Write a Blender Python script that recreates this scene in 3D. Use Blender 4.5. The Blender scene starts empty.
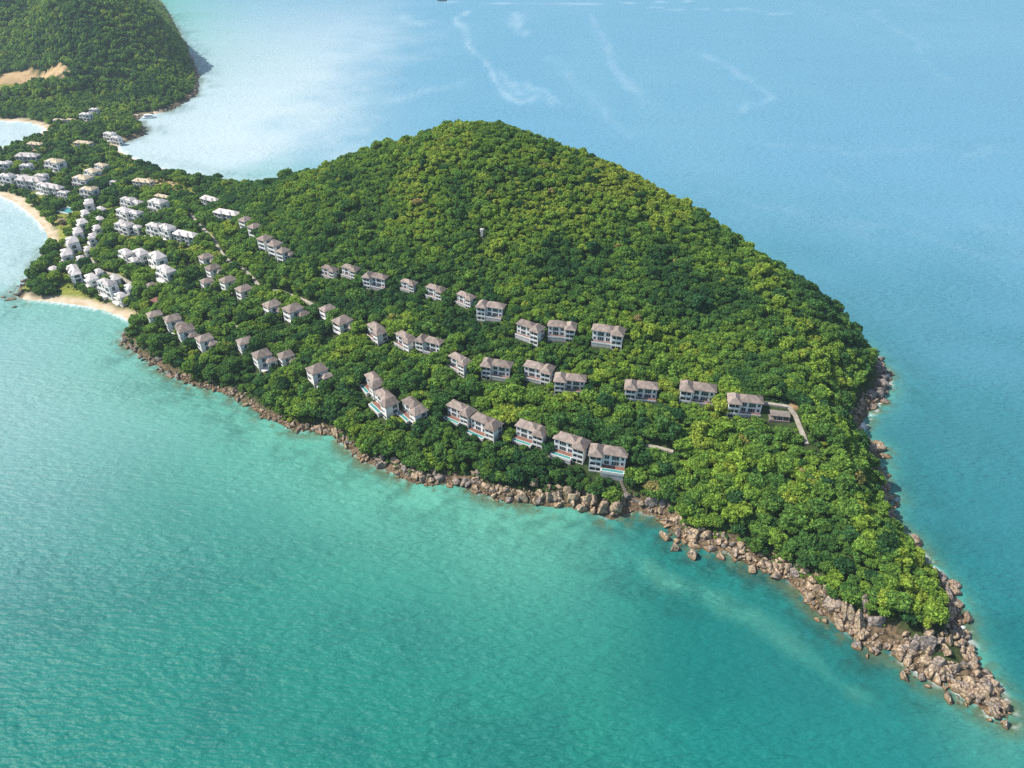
import bpy, math, random
import numpy as np
from mathutils import Vector, Matrix

random.seed(7)
RNG = np.random.default_rng(11)
R = math.radians
scene = bpy.context.scene
COL = scene.collection

# ------------------------------------------------------------------ camera, sky, sun, exposure
W, HH, F, CAMH, PITCH = 1024, 768, 750.0, 280.0, math.atan(534 / 750.0)
cam_d = bpy.data.cameras.new('camera'); cam = bpy.data.objects.new('camera', cam_d); COL.objects.link(cam)
cam.location = (0, 0, CAMH); cam.rotation_euler = (math.pi / 2 - PITCH, 0, 0)
cam_d.sensor_width = 36; cam_d.lens = F / W * 36; cam_d.clip_start = 1; cam_d.clip_end = 90000
scene.camera = cam

SUN_DIR = Vector((-0.95, 0.07, 1.10)).normalized()          # towards the sun
elev = math.asin(SUN_DIR.z); azim = math.atan2(SUN_DIR.x, SUN_DIR.y)
world = bpy.data.worlds.new('World'); scene.world = world; world.use_nodes = True
nt = world.node_tree; sky = nt.nodes.new('ShaderNodeTexSky'); sky.sky_type = 'NISHITA'; sky.sun_disc = False
sky.sun_elevation = elev; sky.sun_rotation = azim; sky.altitude = 50; sky.dust_density = 1.2; sky.air_density = 1.0
bg = nt.nodes['Background']; bg.inputs[1].default_value = 0.125
nt.links.new(sky.outputs[0], bg.inputs[0])
sun_d = bpy.data.lights.new('sun', 'SUN'); sun_d.energy = 4.6; sun_d.angle = R(0.5); sun_d.color = (1.0, 0.94, 0.84)
sun = bpy.data.objects.new('sun', sun_d); COL.objects.link(sun); sun.rotation_euler = SUN_DIR.to_track_quat('Z', 'Y').to_euler()
sun.location = (-600, 300, 900)
vs = scene.view_settings; vs.view_transform = 'Standard'; vs.look = 'None'; vs.exposure = 0.52; vs.gamma = 1; vs.use_curve_mapping = False
cy = scene.cycles; cy.max_bounces = 6; cy.diffuse_bounces = 4; cy.glossy_bounces = 2; cy.transmission_bounces = 2
cy.transparent_max_bounces = 4; cy.volume_bounces = 0; cy.use_denoising = False; cy.sample_clamp_indirect = 6
cy.caustics_reflective = False; cy.caustics_refractive = False

# ------------------------------------------------------------------ projection helpers (photo pixel -> place in the world)
CT, ST = math.cos(PITCH), math.sin(PITCH)
def ray(px, py):
    dx = (np.asarray(px, float) - 512) / F; dv = (np.asarray(py, float) - 384) / F
    return dx, CT - dv * ST, -ST - dv * CT
def P(px, py, z=0.0):
    x, y, d = ray(px, py); t = (CAMH - z) / (-d)
    return np.stack([x * t, y * t], -1)
def project(x, y, z):
    zz = z - CAMH; dep = y * CT - zz * ST; dv = (-y * ST - zz * CT)
    return 512 + F * x / dep, 384 + F * dv / dep, dep

def hashn(ix, iy, s):
    n = (ix.astype(np.int64) * 374761393 + iy.astype(np.int64) * 668265263 + s * 982451653) & 0xFFFFFFFF
    n = ((n ^ (n >> 13)) * 1274126177) & 0xFFFFFFFF
    return ((n ^ (n >> 16)) & 0xFFFF) / 65535.0
def vnoise(x, y, s=0):
    ix = np.floor(x); iy = np.floor(y); fx = x - ix; fy = y - iy
    fx = fx * fx * (3 - 2 * fx); fy = fy * fy * (3 - 2 * fy)
    a = hashn(ix, iy, s); b = hashn(ix + 1, iy, s); c = hashn(ix, iy + 1, s); d = hashn(ix + 1, iy + 1, s)
    return (a * (1 - fx) + b * fx) * (1 - fy) + (c * (1 - fx) + d * fx) * fy
def fbm(x, y, s=0, o=4):
    v = 0; a = .5
    for k in range(o):
        v = v + a * vnoise(x, y, s + k * 17); x = x * 2.03 + 11.3; y = y * 2.03 + 5.7; a *= .5
    return v / (1 - .5 ** o)
def smooth(a, b, x):
    t = np.clip((x - a) / (b - a), 0, 1); return t * t * (3 - 2 * t)

# ------------------------------------------------------------------ materials
def mat(name, color=(.5, .5, .5), rough=.7, spec=.3, noise=0, nscale=1.0, bump=0, color2=None, metallic=0, detail=4):
    m = bpy.data.materials.new(name); m.use_nodes = True; t = m.node_tree
    b = t.nodes['Principled BSDF']; b.inputs['Roughness'].default_value = rough
    b.inputs['Specular IOR Level'].default_value = spec; b.inputs['Metallic'].default_value = metallic
    b.inputs['Base Color'].default_value = (*color, 1)
    if noise or color2 or bump:
        tc = t.nodes.new('ShaderNodeNewGeometry'); n = t.nodes.new('ShaderNodeTexNoise')
        n.inputs['Scale'].default_value = nscale; n.inputs['Detail'].default_value = detail
        t.links.new(tc.outputs['Position'], n.inputs['Vector'])
        c2 = color2 or tuple(c * (1 - noise) for c in color)
        cr = t.nodes.new('ShaderNodeValToRGB'); cr.color_ramp.elements[0].position = .35; cr.color_ramp.elements[1].position = .65
        cr.color_ramp.elements[0].color = (*c2, 1); cr.color_ramp.elements[1].color = (*color, 1)
        t.links.new(n.outputs[0], cr.inputs[0]); t.links.new(cr.outputs[0], b.inputs['Base Color'])
        if bump:
            bp = t.nodes.new('ShaderNodeBump'); bp.inputs['Strength'].default_value = bump; bp.inputs['Distance'].default_value = .3
            t.links.new(n.outputs[0], bp.inputs['Height']); t.links.new(bp.outputs[0], b.inputs['Normal'])
    return m
def vary(m, lo, hi):      # each building its own weathering: one brightness per object
    t = m.node_tree; b = t.nodes['Principled BSDF']; src = b.inputs['Base Color'].links[0].from_socket
    oi = t.nodes.new('ShaderNodeObjectInfo'); mr = t.nodes.new('ShaderNodeMapRange'); mr.inputs[3].default_value = lo; mr.inputs[4].default_value = hi
    mu = t.nodes.new('ShaderNodeVectorMath'); mu.operation = 'SCALE'; t.links.new(oi.outputs['Random'], mr.inputs[0]); t.links.new(src, mu.inputs[0]); t.links.new(mr.outputs[0], mu.inputs['Scale']); t.links.new(mu.outputs[0], b.inputs['Base Color'])
M = {}
M['wall'] = mat('white_render', (.80, .79, .77), .8, .2, nscale=.3, color2=(.66, .65, .63))
M['roof'] = mat('brown_roof_tiles', (.31, .25, .215), .8, .2, nscale=.5, color2=(.19, .152, .132), bump=.3)
M['glare_roof'] = mat('glare_pale_roof_tiles', (.62, .58, .56), .75, .2, nscale=.5, color2=(.46, .41, .39), bump=.2)  # sun glare on the tiles is worked into this pale colour
M['tan_roof'] = mat('tan_roof_tiles', (.56, .46, .33), .8, .2, nscale=.6, color2=(.43, .35, .24), bump=.2)
vary(M['roof'], .74, 1.12); vary(M['glare_roof'], .78, 1.12); vary(M['wall'], .90, 1.08)
M['glass'] = mat('dark_glass', (.025, .05, .06), .12, .5)
M['frame'] = mat('window_frame', (.70, .70, .70), .5, .3)
M['rail'] = mat('white_parapet', (.76, .76, .75), .6, .3)
M['deck'] = mat('brown_timber_deck', (.25, .125, .09), .7, .2, noise=.35, nscale=1.5)
M['poolwater'] = mat('pool_water', (.05, .24, .23), .12, .5)
M['rim'] = mat('pool_rim', (.62, .60, .57), .7, .2)
M['found'] = mat('grey_foundation', (.50, .49, .47), .85, .2, noise=.3, nscale=.6)
M['stone'] = mat('old_stone', (.24, .21, .18), .9, .2, noise=.35, nscale=.8)
M['concrete'] = mat('pale_concrete', (.42, .38, .32), .85, .2, noise=.3, nscale=.4)
M['darkwood'] = mat('dark_brown_cladding', (.20, .09, .065), .7, .2, noise=.3, nscale=1)
M['bark'] = mat('bark', (.16, .12, .085), .9, .1, noise=.4, nscale=2)
M['foamwhite'] = mat('hull_white', (.82, .84, .84), .35, .5)
M['hullblue'] = mat('hull_teal', (.10, .32, .34), .35, .5)
M['darkhull'] = mat('dark_hull', (.05, .07, .08), .5, .4)
M['thatch'] = mat('thatch', (.30, .21, .14), .9, .1, noise=.4, nscale=2)

def leaf_material(name, stops, haze=0):
    m = bpy.data.materials.new(name); m.use_nodes = True; t = m.node_tree; t.nodes.clear()
    out = t.nodes.new('ShaderNodeOutputMaterial')
    at = t.nodes.new('ShaderNodeAttribute'); at.attribute_type = 'INSTANCER'; at.attribute_name = 'tint'
    cr = t.nodes.new('ShaderNodeValToRGB'); els = cr.color_ramp.elements
    els[0].position, els[0].color = stops[0][0], (*stops[0][1], 1)
    els[1].position, els[1].color = stops[-1][0], (*stops[-1][1], 1)
    for p, c in stops[1:-1]:
        e = els.new(p); e.color = (*c, 1)
    t.links.new(at.outputs['Fac'], cr.inputs[0])
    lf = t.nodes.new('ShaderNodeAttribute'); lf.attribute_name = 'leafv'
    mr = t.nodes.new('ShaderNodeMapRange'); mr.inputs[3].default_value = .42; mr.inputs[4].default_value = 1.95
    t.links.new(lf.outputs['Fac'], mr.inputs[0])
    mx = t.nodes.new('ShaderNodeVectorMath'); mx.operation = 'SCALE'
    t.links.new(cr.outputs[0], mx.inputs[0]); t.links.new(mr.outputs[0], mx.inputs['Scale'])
    d = t.nodes.new('ShaderNodeBsdfDiffuse'); tr = t.nodes.new('ShaderNodeBsdfTranslucent'); ms = t.nodes.new('ShaderNodeMixShader')
    ms.inputs[0].default_value = .42
    t.links.new(mx.outputs[0], d.inputs[0]); t.links.new(mx.outputs[0], tr.inputs[0])
    t.links.new(d.outputs[0], ms.inputs[1]); t.links.new(tr.outputs[0], ms.inputs[2])
    t.links.new(ms.outputs[0], out.inputs[0])
    return m
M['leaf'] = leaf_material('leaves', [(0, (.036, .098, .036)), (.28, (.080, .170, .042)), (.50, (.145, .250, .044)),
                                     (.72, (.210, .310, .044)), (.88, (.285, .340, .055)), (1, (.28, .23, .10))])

# ------------------------------------------------------------------ mesh helpers
def tag(o, label=None, cat=None, group=None, kind=None):
    if label: o['label'] = label
    if cat: o['category'] = cat
    if group: o['group'] = group
    if kind: o['kind'] = kind
    return o
def link(o, parent=None):
    COL.objects.link(o)
    if parent is not None: o.parent = parent
    return o
def empty(name, loc=(0, 0, 0), rz=0):
    o = bpy.data.objects.new(name, None); o.empty_display_size = 1; o.location = loc; o.rotation_euler = (0, 0, rz); return link(o)
class MB:
    def __init__(s, sx=1): s.v = []; s.f = []; s.sx = sx
    def add(s, vs, fs):
        b = len(s.v); s.v += [(x * s.sx, y, z) for x, y, z in vs]
        s.f += [tuple(b + i for i in (f if s.sx > 0 else f[::-1])) for f in fs]; return s
    def box(s, x0, x1, y0, y1, z0, z1):
        return s.add([(x0, y0, z0), (x1, y0, z0), (x1, y1, z0), (x0, y1, z0), (x0, y0, z1), (x1, y0, z1), (x1, y1, z1), (x0, y1, z1)],
                     [(0, 3, 2, 1), (4, 5, 6, 7), (0, 1, 5, 4), (1, 2, 6, 5), (2, 3, 7, 6), (3, 0, 4, 7)])
    def hip(s, x0, x1, y0, y1, z, h, t=.28):
        w, d = x1 - x0, y1 - y0
        if w >= d: r = [(x0 + d / 2, (y0 + y1) / 2, z + t + h), (x1 - d / 2, (y0 + y1) / 2, z + t + h)]
        else: r = [((x0 + x1) / 2, y0 + w / 2, z + t + h), ((x0 + x1) / 2, y1 - w / 2, z + t + h)]
        vs = [(x0, y0, z), (x1, y0, z), (x1, y1, z), (x0, y1, z), (x0, y0, z + t), (x1, y0, z + t), (x1, y1, z + t), (x0, y1, z + t)] + r
        fs = [(0, 3, 2, 1), (0, 1, 5, 4), (1, 2, 6, 5), (2, 3, 7, 6), (3, 0, 4, 7)]
        if w >= d: fs += [(4, 5, 9, 8), (5, 6, 9), (6, 7, 8, 9), (7, 4, 8)]
        else: fs += [(4, 5, 8), (5, 6, 9, 8), (6, 7, 9), (7, 4, 8, 9)]
        return s.add(vs, fs)
    def tube(s, pts, rad, n=7):
        b0 = None; pts = [Vector(p) for p in pts]
        rings = []
        for i, p in enumerate(pts):
            d = (pts[min(i + 1, len(pts) - 1)] - pts[max(i - 1, 0)]).normalized()
            a = d.orthogonal().normalized(); c = d.cross(a)
            rings.append([tuple(p + (a * math.cos(k * 2 * math.pi / n) + c * math.sin(k * 2 * math.pi / n)) * rad[i]) for k in range(n)])
        vs = [v for r in rings for v in r]; fs = []
        for i in range(len(pts) - 1):
            for k in range(n):
                fs.append((i * n + k, i * n + (k + 1) % n, (i + 1) * n + (k + 1) % n, (i + 1) * n + k))
        fs.append(tuple(range((len(pts) - 1) * n, len(pts) * n)))
        return s.add(vs, fs)
    def mesh(s, name, m):
        me = bpy.data.meshes.new(name); me.from_pydata(s.v, [], s.f); me.materials.append(m); me.update(); return me
    def build(s, name, m, parent=None):
        return link(bpy.data.objects.new(name, s.mesh(name, m)), parent)
def np_mesh(name, V, Fq, m, nper=4, smooth_=False):
    me = bpy.data.meshes.new(name); V = np.asarray(V, np.float32); Fq = np.asarray(Fq, np.int32)
    me.vertices.add(len(V)); me.vertices.foreach_set('co', V.ravel())
    me.loops.add(Fq.size); me.loops.foreach_set('vertex_index', Fq.ravel())
    me.polygons.add(len(Fq)); me.polygons.foreach_set('loop_start', np.arange(0, Fq.size, nper, dtype=np.int32))
    me.polygons.foreach_set('loop_total', np.full(len(Fq), nper, np.int32))
    if smooth_: me.polygons.foreach_set('use_smooth', np.ones(len(Fq), bool))
    if m: me.materials.append(m)
    me.update(calc_edges=True); return me
def fattr(me, name, vals):
    a = me.attributes.new(name, 'FLOAT', 'POINT'); a.data.foreach_set('value', np.asarray(vals, np.float32))
def copy_tree(o, parent=None, kids=None):
    c = o.copy(); COL.objects.link(c)
    if parent is not None: c.parent = parent
    for ch in KIDS.get(o.name, []): copy_tree(ch, c)
    return c
KIDS = {}
def index_kids():
    KIDS.clear()
    for o in bpy.data.objects:
        if o.parent: KIDS.setdefault(o.parent.name, []).append(o)

# ------------------------------------------------------------------ the coastline
ROCKY, BEACH, BACK = 0, 1, 2
near_shore = [  # (px, py, kind) left beach, round the point, along the front shore to the tip, up the far shore, behind the hill, back to the neck
 (-170, 178, 1), (-60, 187, 1), (0, 196, 1), (14, 202, 1), (26, 211, 1), (38, 222, 1), (46, 233, 1), (49, 244, 1), (45, 250, 0), (38, 262, 0), (32, 274, 0),
 (26, 282, 0), (18, 290, 0), (20, 297, 0), (27, 300, 1), (44, 301, 1), (62, 303, 1), (85, 306, 1), (105, 311, 1), (122, 317, 1), (131, 322, 1), (130, 329, 0),
 (122, 336, 0), (126, 344, 0), (136, 352, 0), (150, 360, 0), (165, 370, 0), (179, 378, 0), (194, 385, 0), (211, 389, 0), (228, 394, 0), (251, 405, 0), (267, 417, 0),
 (286, 426, 0), (300, 430, 0), (325, 430, 0), (337, 437, 0), (349, 448, 0), (365, 461, 0), (389, 469, 0), (412, 482, 0), (431, 485, 0), (455, 483, 0), (480, 492, 0),
 (509, 502, 0), (530, 503, 0), (548, 506, 0), (572, 507, 0), (595, 511, 0), (613, 520, 0), (625, 513, 0), (636, 510, 0), (656, 515, 0), (668, 521, 0), (676, 534, 0), (690, 545, 0),
 (710, 549, 0), (728, 550, 0), (742, 560, 0), (757, 567, 0), (780, 574, 0), (800, 588, 0), (816, 606, 0), (833, 622, 0), (852, 634, 0), (870, 647, 0), (887, 643, 0),
 (896, 656, 0), (914, 669, 0), (929, 680, 0), (951, 682, 0), (966, 699, 0), (980, 706, 0), (994, 714, 0), (1006, 719, 0), (1004, 706, 0), (992, 688, 0), (980, 672, 0), (970, 648, 0),
 (960, 632, 0), (958, 617, 0), (953, 600, 0), (940, 582, 0), (931, 570, 0), (918, 556, 0), (908, 540, 0), (890, 526, 0), (885, 510, 0), (891, 497, 0), (878, 483, 0),
 (880, 470, 0), (876, 458, 0), (880, 449, 0), (864, 440, 0), (859, 428, 0), (864, 416, 0), (878, 402, 0), (886, 388, 0), (884, 373, 0), (875, 362, 0), (868, 352, 0),
 (850, 340, 2), (800, 304, 2), (740, 274, 2), (680, 254, 2), (600, 232, 2), (520, 219, 2), (440, 211, 2), (360, 203, 2), (290, 195, 2), (240, 186, 2), (225, 182, 1), (212, 180, 1),
 (200, 178, 1), (185, 174, 1), (170, 171, 1), (150, 165, 1), (130, 157, 1), (117, 150, 1), (121, 143, 0), (134, 139, 0), (145, 135, 0), (143, 127, 0), (137, 121, 0), (142, 116, 1), (160, 113, 0), (172, 109, 0), (182, 104, 0), (195, 95, 0),
 (198, 85, 0), (197, 72, 0), (191, 58, 0), (183, 42, 2), (174, 24, 2), (165, 8, 2), (140, -18, 2), (60, -48, 2), (-200, -60, 2), (-700, -30, 2), (-800, 60, 2),
 (-500, 104, 2), (-260, 114, 1), (-100, 118, 1), (0, 121, 1), (25, 122, 1), (40, 126, 1), (45, 129, 1), (40, 135, 1), (20, 142, 1), (0, 149, 1), (-60, 156, 1), (-150, 166, 1)]
SH = np.array([P(a, b) for a, b, k in near_shore]); SK = np.array([k for a, b, k in near_shore])
def seg_dist(x, y, A, B):
    d = B - A; L = (d ** 2).sum() + 1e-9
    t = np.clip(((x - A[0]) * d[0] + (y - A[1]) * d[1]) / L, 0, 1)
    return np.hypot(x - A[0] - t * d[0], y - A[1] - t * d[1])
def inside(x, y, poly):
    r = np.zeros(x.shape, bool); n = len(poly)
    for i in range(n):
        x1, y1 = poly[i]; x2, y2 = poly[(i + 1) % n]
        c = (y1 > y) != (y2 > y)
        if c.any():
            xi = (x2 - x1) * (y - y1) / ((y2 - y1) if y2 != y1 else 1e-9) + x1
            r ^= c & (x < xi)
    return r
def shore_fields(x, y):
    """signed distance to the coast (inland positive), distance to beach stretches and to rocky stretches"""
    db = np.full(x.shape, 1e9); dr = np.full(x.shape, 1e9); n = len(SH)
    for i in range(n):
        d = seg_dist(x, y, SH[i], SH[(i + 1) % n])
        if SK[i] == BEACH: db = np.minimum(db, d)
        else: dr = np.minimum(dr, d)
    d = np.minimum(db, dr)
    return np.where(inside(x, y, SH), d, -d), db, dr
def line_dist(x, y, pts):
    d = np.full(x.shape, 1e9)
    for i in range(len(pts) - 1): d = np.minimum(d, seg_dist(x, y, np.asarray(pts[i]), np.asarray(pts[i + 1])))
    return d

# ------------------------------------------------------------------ terrain heights: thin-plate spline through coast, ridges and slopes
ctrl = [(p[0], p[1], 0.0) for p in SH[::2]]
for px, py, z in [
 (240, 190, 8), (300, 181, 34), (350, 163, 58), (400, 146, 80), (440, 133, 97), (485, 126, 109), (520, 131, 107), (560, 148, 98), (600, 168, 88), (650, 193, 76),
 (700, 218, 65), (740, 248, 54), (780, 278, 43), (820, 308, 30), (848, 334, 16),
 (520, 200, 84), (440, 200, 78), (380, 215, 58), (600, 240, 68), (660, 270, 60), (560, 270, 58), (500, 270, 54), (720, 310, 47), (780, 340, 40), (700, 360, 36),
 (608, 340, 41), (530, 335, 39), (491, 314, 41), (436, 296, 40), (376, 284, 36), (330, 275, 33), (275, 255, 29), (228, 222, 20), (212, 206, 14),
 (744, 410, 31), (697, 398, 30), (641, 395, 28), (570, 388, 26), (539, 377, 26), (497, 373, 25), (460, 368, 24), (430, 350, 25), (377, 336, 24), (327, 319, 22), (273, 314, 18), (228, 290, 16), (206, 265, 13),
 (608, 464, 14), (571, 453, 14), (532, 440, 14), (485, 434, 13), (413, 418, 12), (380, 402, 12), (317, 384, 11), (263, 366, 10), (206, 350, 9), (156, 325, 7),
 (795, 410, 33), (812, 440, 32), (835, 485, 25), (868, 540, 19), (900, 585, 13), (925, 618, 8), (945, 650, 5), (970, 680, 3), (740, 480, 18), (800, 520, 16), (850, 580, 10), (880, 610, 9), (700, 500, 11), (780, 440, 28),
 (60, 170, 4), (100, 195, 6), (150, 225, 11), (190, 225, 15), (130, 260, 9), (70, 235, 4), (95, 285, 5), (150, 285, 11), (60, 270, 4), (120, 150, 4), (150, 180, 6), (20, 170, 4), (80, 130, 4), (125, 130, 5), (-60, 172, 4), (60, 290, 3),
 (172, 20, 60), (185, 45, 34), (150, 30, 62), (160, 70, 22), (100, 30, 72), (120, 65, 36), (100, 90, 10), (60, 98, 6), (40, 78, 10), (10, 80, 12), (70, 60, 40), (30, 55, 30), (0, 40, 38), (50, 20, 80), (0, 5, 80), (130, 0, 92),
 (100, -15, 115), (0, -25, 108), (-200, -15, 80), (-400, 10, 60), (-200, 60, 14), (-400, 70, 30), (-100, 95, 8), (-250, 100, 8)]:
    q = P(px, py, z); ctrl.append((q[0], q[1], z))
ctrl = np.array(ctrl)
def tps_kernel(r2): return r2 * np.log(r2 + 1e-9) * .5
def tps_fit(c):
    s = 500.0; p = c[:, :2] / s; n = len(p)
    K = tps_kernel(((p[:, None] - p[None]) ** 2).sum(-1)) + np.eye(n) * 2e-4
    Q = np.c_[np.ones(n), p]; A = np.block([[K, Q], [Q.T, np.zeros((3, 3))]])
    w = np.linalg.solve(A, np.r_[c[:, 2], 0, 0, 0])
    def ev(x, y):
        sh = x.shape; q = np.c_[x.ravel(), y.ravel()] / s; out = np.empty(len(q))
        for i in range(0, len(q), 20000):
            b = q[i:i + 20000]
            out[i:i + 20000] = tps_kernel(((b[:, None] - p[None]) ** 2).sum(-1)) @ w[:n] + w[n] + b @ w[n + 1:]
        return out.reshape(sh)
    return ev
tps = tps_fit(ctrl)
xs = np.r_[np.arange(-1500, -560, 10.0), np.arange(-560, 320, 3.0), np.arange(320, 361, 10.0)]
ys = np.r_[np.arange(120, 900, 3.0), np.arange(900, 1400, 8.0), np.arange(1400, 3000, 25.0)]
GX, GY = np.meshgrid(xs, ys)
SD, DB, DR = shore_fields(GX, GY)
hz = tps(GX, GY) + (fbm(GX / 28, GY / 28, 3, 3) - .5) * 4 * smooth(8, 40, SD) + (fbm(GX / 75, GY / 75, 13, 2) - .5) * 9 * smooth(20, 70, SD) * (GY < 900) + (fbm(GX / 95, GY / 95, 29, 3) - .5) * 28 * smooth(20, 110, SD) * smooth(960, 1080, GY)
rocky = DR < DB
coast = np.where(rocky, np.minimum(.55 * SD, 2.2 + .3 * np.maximum(SD - 4, 0)), np.minimum(.09 * SD, 1.6 + .12 * np.maximum(SD - 16, 0)))
cap = np.where(rocky, .55 * SD + .035 * SD ** 2 + 1.0, .10 * SD + .007 * SD ** 2)
HZ = np.where(SD > 0, np.clip(hz, np.minimum(coast, 3.0), np.maximum(cap, .05)), np.maximum(SD * .2, -7.0))
def grid_sample(G, x, y):
    fx = np.interp(x, xs, np.arange(len(xs))); fy = np.interp(y, ys, np.arange(len(ys)))
    ix = np.clip(fx.astype(int), 0, len(xs) - 2); iy = np.clip(fy.astype(int), 0, len(ys) - 2); fx = fx - ix; fy = fy - iy
    return (G[iy, ix] * (1 - fx) + G[iy, ix + 1] * fx) * (1 - fy) + (G[iy + 1, ix] * (1 - fx) + G[iy + 1, ix + 1] * fx) * fy
def ground(x, y): return grid_sample(HZ, np.asarray(x, float), np.asarray(y, float))
TT = np.arange(180, 2600, .8)
def hit(px, py, dz=0.0):
    x, y, d = (float(v) for v in ray(px, py)); X, Y, Z = x * TT, y * TT, CAMH + d * TT
    g = np.maximum(ground(X, Y), 0); i = np.argmax(Z < g + dz)
    return float(X[i]), float(Y[i]), float(g[i])

# ------------------------------------------------------------------ ground cover zones: roads, lawns, sand, bare soil
def pxline(pts, dz=0): return [hit(a, b, dz)[:2] for a, b in pts]
ROADS = {
 'resort_road': (pxline([(191, 214), (196, 222), (206, 232), (214, 240), (222, 254), (230, 263), (241, 269), (249, 275), (259, 287), (272, 291), (286, 294), (300, 299), (312, 305), (320, 310)]), 2.7),
 'neck_road': (pxline([(100, 236), (96, 247), (90, 258), (95, 266), (102, 272), (118, 276), (134, 286)]), 3.0),
 'shore_path': (pxline([(645, 447), (658, 449), (673, 453)]), 2.2),
 'hillside_path': (pxline([(205, 321), (218, 326), (232, 325), (244, 330)]), 2.0),
}
LAWNS = [[hit(*q)[:2] for q in L] for L in [
 [(48, 218), (62, 214), (74, 219), (70, 232), (66, 250), (56, 262), (60, 245), (56, 230)],
 [(58, 282), (68, 284), (80, 292), (98, 300), (112, 308), (100, 306), (80, 301), (60, 300)],
 [(116, 314), (130, 313), (140, 318), (134, 321)],
 [(-5, 92), (0, 80), (30, 78), (40, 84), (10, 92)]]]
SOIL = [[hit(*q)[:2] for q in L] for L in [
 [(-6, 86), (2, 74), (28, 69), (66, 66), (69, 75), (45, 79), (30, 85)],
 [(790, 401), (806, 396), (806, 403), (797, 410), (790, 408)]]]
BARE = [[hit(*q)[:2] for q in L] for L in [
 [(130, 188), (150, 176), (185, 186), (175, 192)], [(85, 175), (112, 166), (112, 172), (92, 184)], [(20, 147), (45, 141), (55, 149), (30, 156)]]]
ROCKTOP = [[P(*q, z) for q in L] for L, z in [([(892, 648), (908, 634), (925, 630), (945, 624), (958, 622), (1012, 700), (1012, 728), (900, 672)], 3), ([(810, 602), (824, 598), (846, 606), (866, 616), (882, 628), (893, 638), (888, 656), (840, 640)], 5)]]
def poly_mask(x, y, polys):
    r = np.zeros(x.shape, bool)
    for p in polys: r |= inside(x, y, np.array(p))
    return r
def road_mask(x, y, extra):
    r = np.zeros(x.shape, bool)
    for pts, w in ROADS.values(): r |= line_dist(x, y, pts) < w / 2 + extra
    return r
# terrain mesh
keep = HZ > -6.9
k4 = keep[:-1, :-1] | keep[1:, :-1] | keep[:-1, 1:] | keep[1:, 1:]
idx = np.arange(GX.size).reshape(GX.shape)
quads = np.stack([idx[:-1, :-1], idx[:-1, 1:], idx[1:, 1:], idx[1:, :-1]], -1)[k4]
used, inv = np.unique(quads, return_inverse=True)
V = np.c_[GX.ravel(), GY.ravel(), HZ.ravel()][used]
gx, gy = V[:, 0], V[:, 1]; sd, db, dr = SD.ravel()[used], DB.ravel()[used], DR.ravel()[used]
wob = (fbm(gx / 14, gy / 14, 5, 3) - .5)
sandw = np.where(gy > 640, 10, 7.5) + wob * 8 + np.where((gx < -440) & (gy > 480) & (gy < 660), 7, 0)
sand = (1 - smooth(sandw - 3, sandw + 2, db)) * (db < dr + 6)
rockm = (1 - smooth(5, 9, dr + wob * 8 + 2.5 * ((gx < -55) & (gy < 640)))) * (1 - sand)
lawn = np.maximum(poly_mask(gx, gy, LAWNS).astype(float), .8 * smooth(.57, .62, fbm(gx / 13, gy / 13, 97, 3)) * (gx < -245) * (gy > 435) * (gy < 905)); soil = poly_mask(gx, gy, SOIL + BARE).astype(float) * np.where(gy > 950, 1, smooth(.3, .45, fbm(gx / 9, gy / 9, 9, 3)))
tm = bpy.data.materials.new('ground_cover'); tm.use_nodes = True; t = tm.node_tree; b = t.nodes['Principled BSDF']
b.inputs['Roughness'].default_value = .95; b.inputs['Specular IOR Level'].default_value = .1
geo = t.nodes.new('ShaderNodeNewGeometry')
def tnoise(t, scale, detail=5):
    n = t.nodes.new('ShaderNodeTexNoise'); n.inputs['Scale'].default_value = scale; n.inputs['Detail'].default_value = detail
    t.links.new(geo.outputs['Position'], n.inputs['Vector']); return n
def ramp(t, src, c0, c1, a=.35, b_=.65):
    cr = t.nodes.new('ShaderNodeValToRGB'); e = cr.color_ramp.elements; e[0].position = a; e[1].position = b_
    e[0].color = (*c0, 1); e[1].color = (*c1, 1); t.links.new(src, cr.inputs[0]); return cr.outputs[0]
def mixc(t, fac, a, b_):
    m = t.nodes.new('ShaderNodeMix'); m.data_type = 'RGBA'
    for s, v in ((m.inputs['Factor'], fac), (m.inputs['A'], a), (m.inputs['B'], b_)):
        if isinstance(v, tuple): s.default_value = (*v, 1)
        elif isinstance(v, (int, float)): s.default_value = v
        else: t.links.new(v, s)
    return m.outputs['Result']
def attr(t, name):
    a = t.nodes.new('ShaderNodeAttribute'); a.attribute_name = name; return a.outputs['Fac']
n1 = tnoise(t, .35)
c = ramp(t, n1.outputs[0], (.018, .036, .013), (.05, .072, .022))
c = mixc(t, attr(t, 'lawn'), c, ramp(t, n1.outputs[0], (.13, .17, .025), (.26, .26, .05)))
c = mixc(t, attr(t, 'soil'), c, ramp(t, n1.outputs[0], (.38, .25, .13), (.50, .36, .20)))
c = mixc(t, attr(t, 'rock'), c, ramp(t, tnoise(t, .6).outputs[0], (.05, .038, .022), (.19, .135, .085)))
c = mixc(t, attr(t, 'sand'), c, ramp(t, tnoise(t, .12).outputs[0], (.44, .34, .22), (.58, .48, .36)))
t.links.new(c, b.inputs['Base Color'])
bp = t.nodes.new('ShaderNodeBump'); bp.inputs['Strength'].default_value = .5; bp.inputs['Distance'].default_value = .6
t.links.new(n1.outputs[0], bp.inputs['Height']); t.links.new(bp.outputs[0], b.inputs['Normal'])
me = np_mesh('terrain', V, inv.reshape(-1, 4), tm, smooth_=True)
for n_, v_ in (('lawn', lawn), ('soil', soil), ('rock', rockm), ('sand', sand)): fattr(me, n_, v_)
tag(link(bpy.data.objects.new('terrain', me)), kind='structure')

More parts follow.
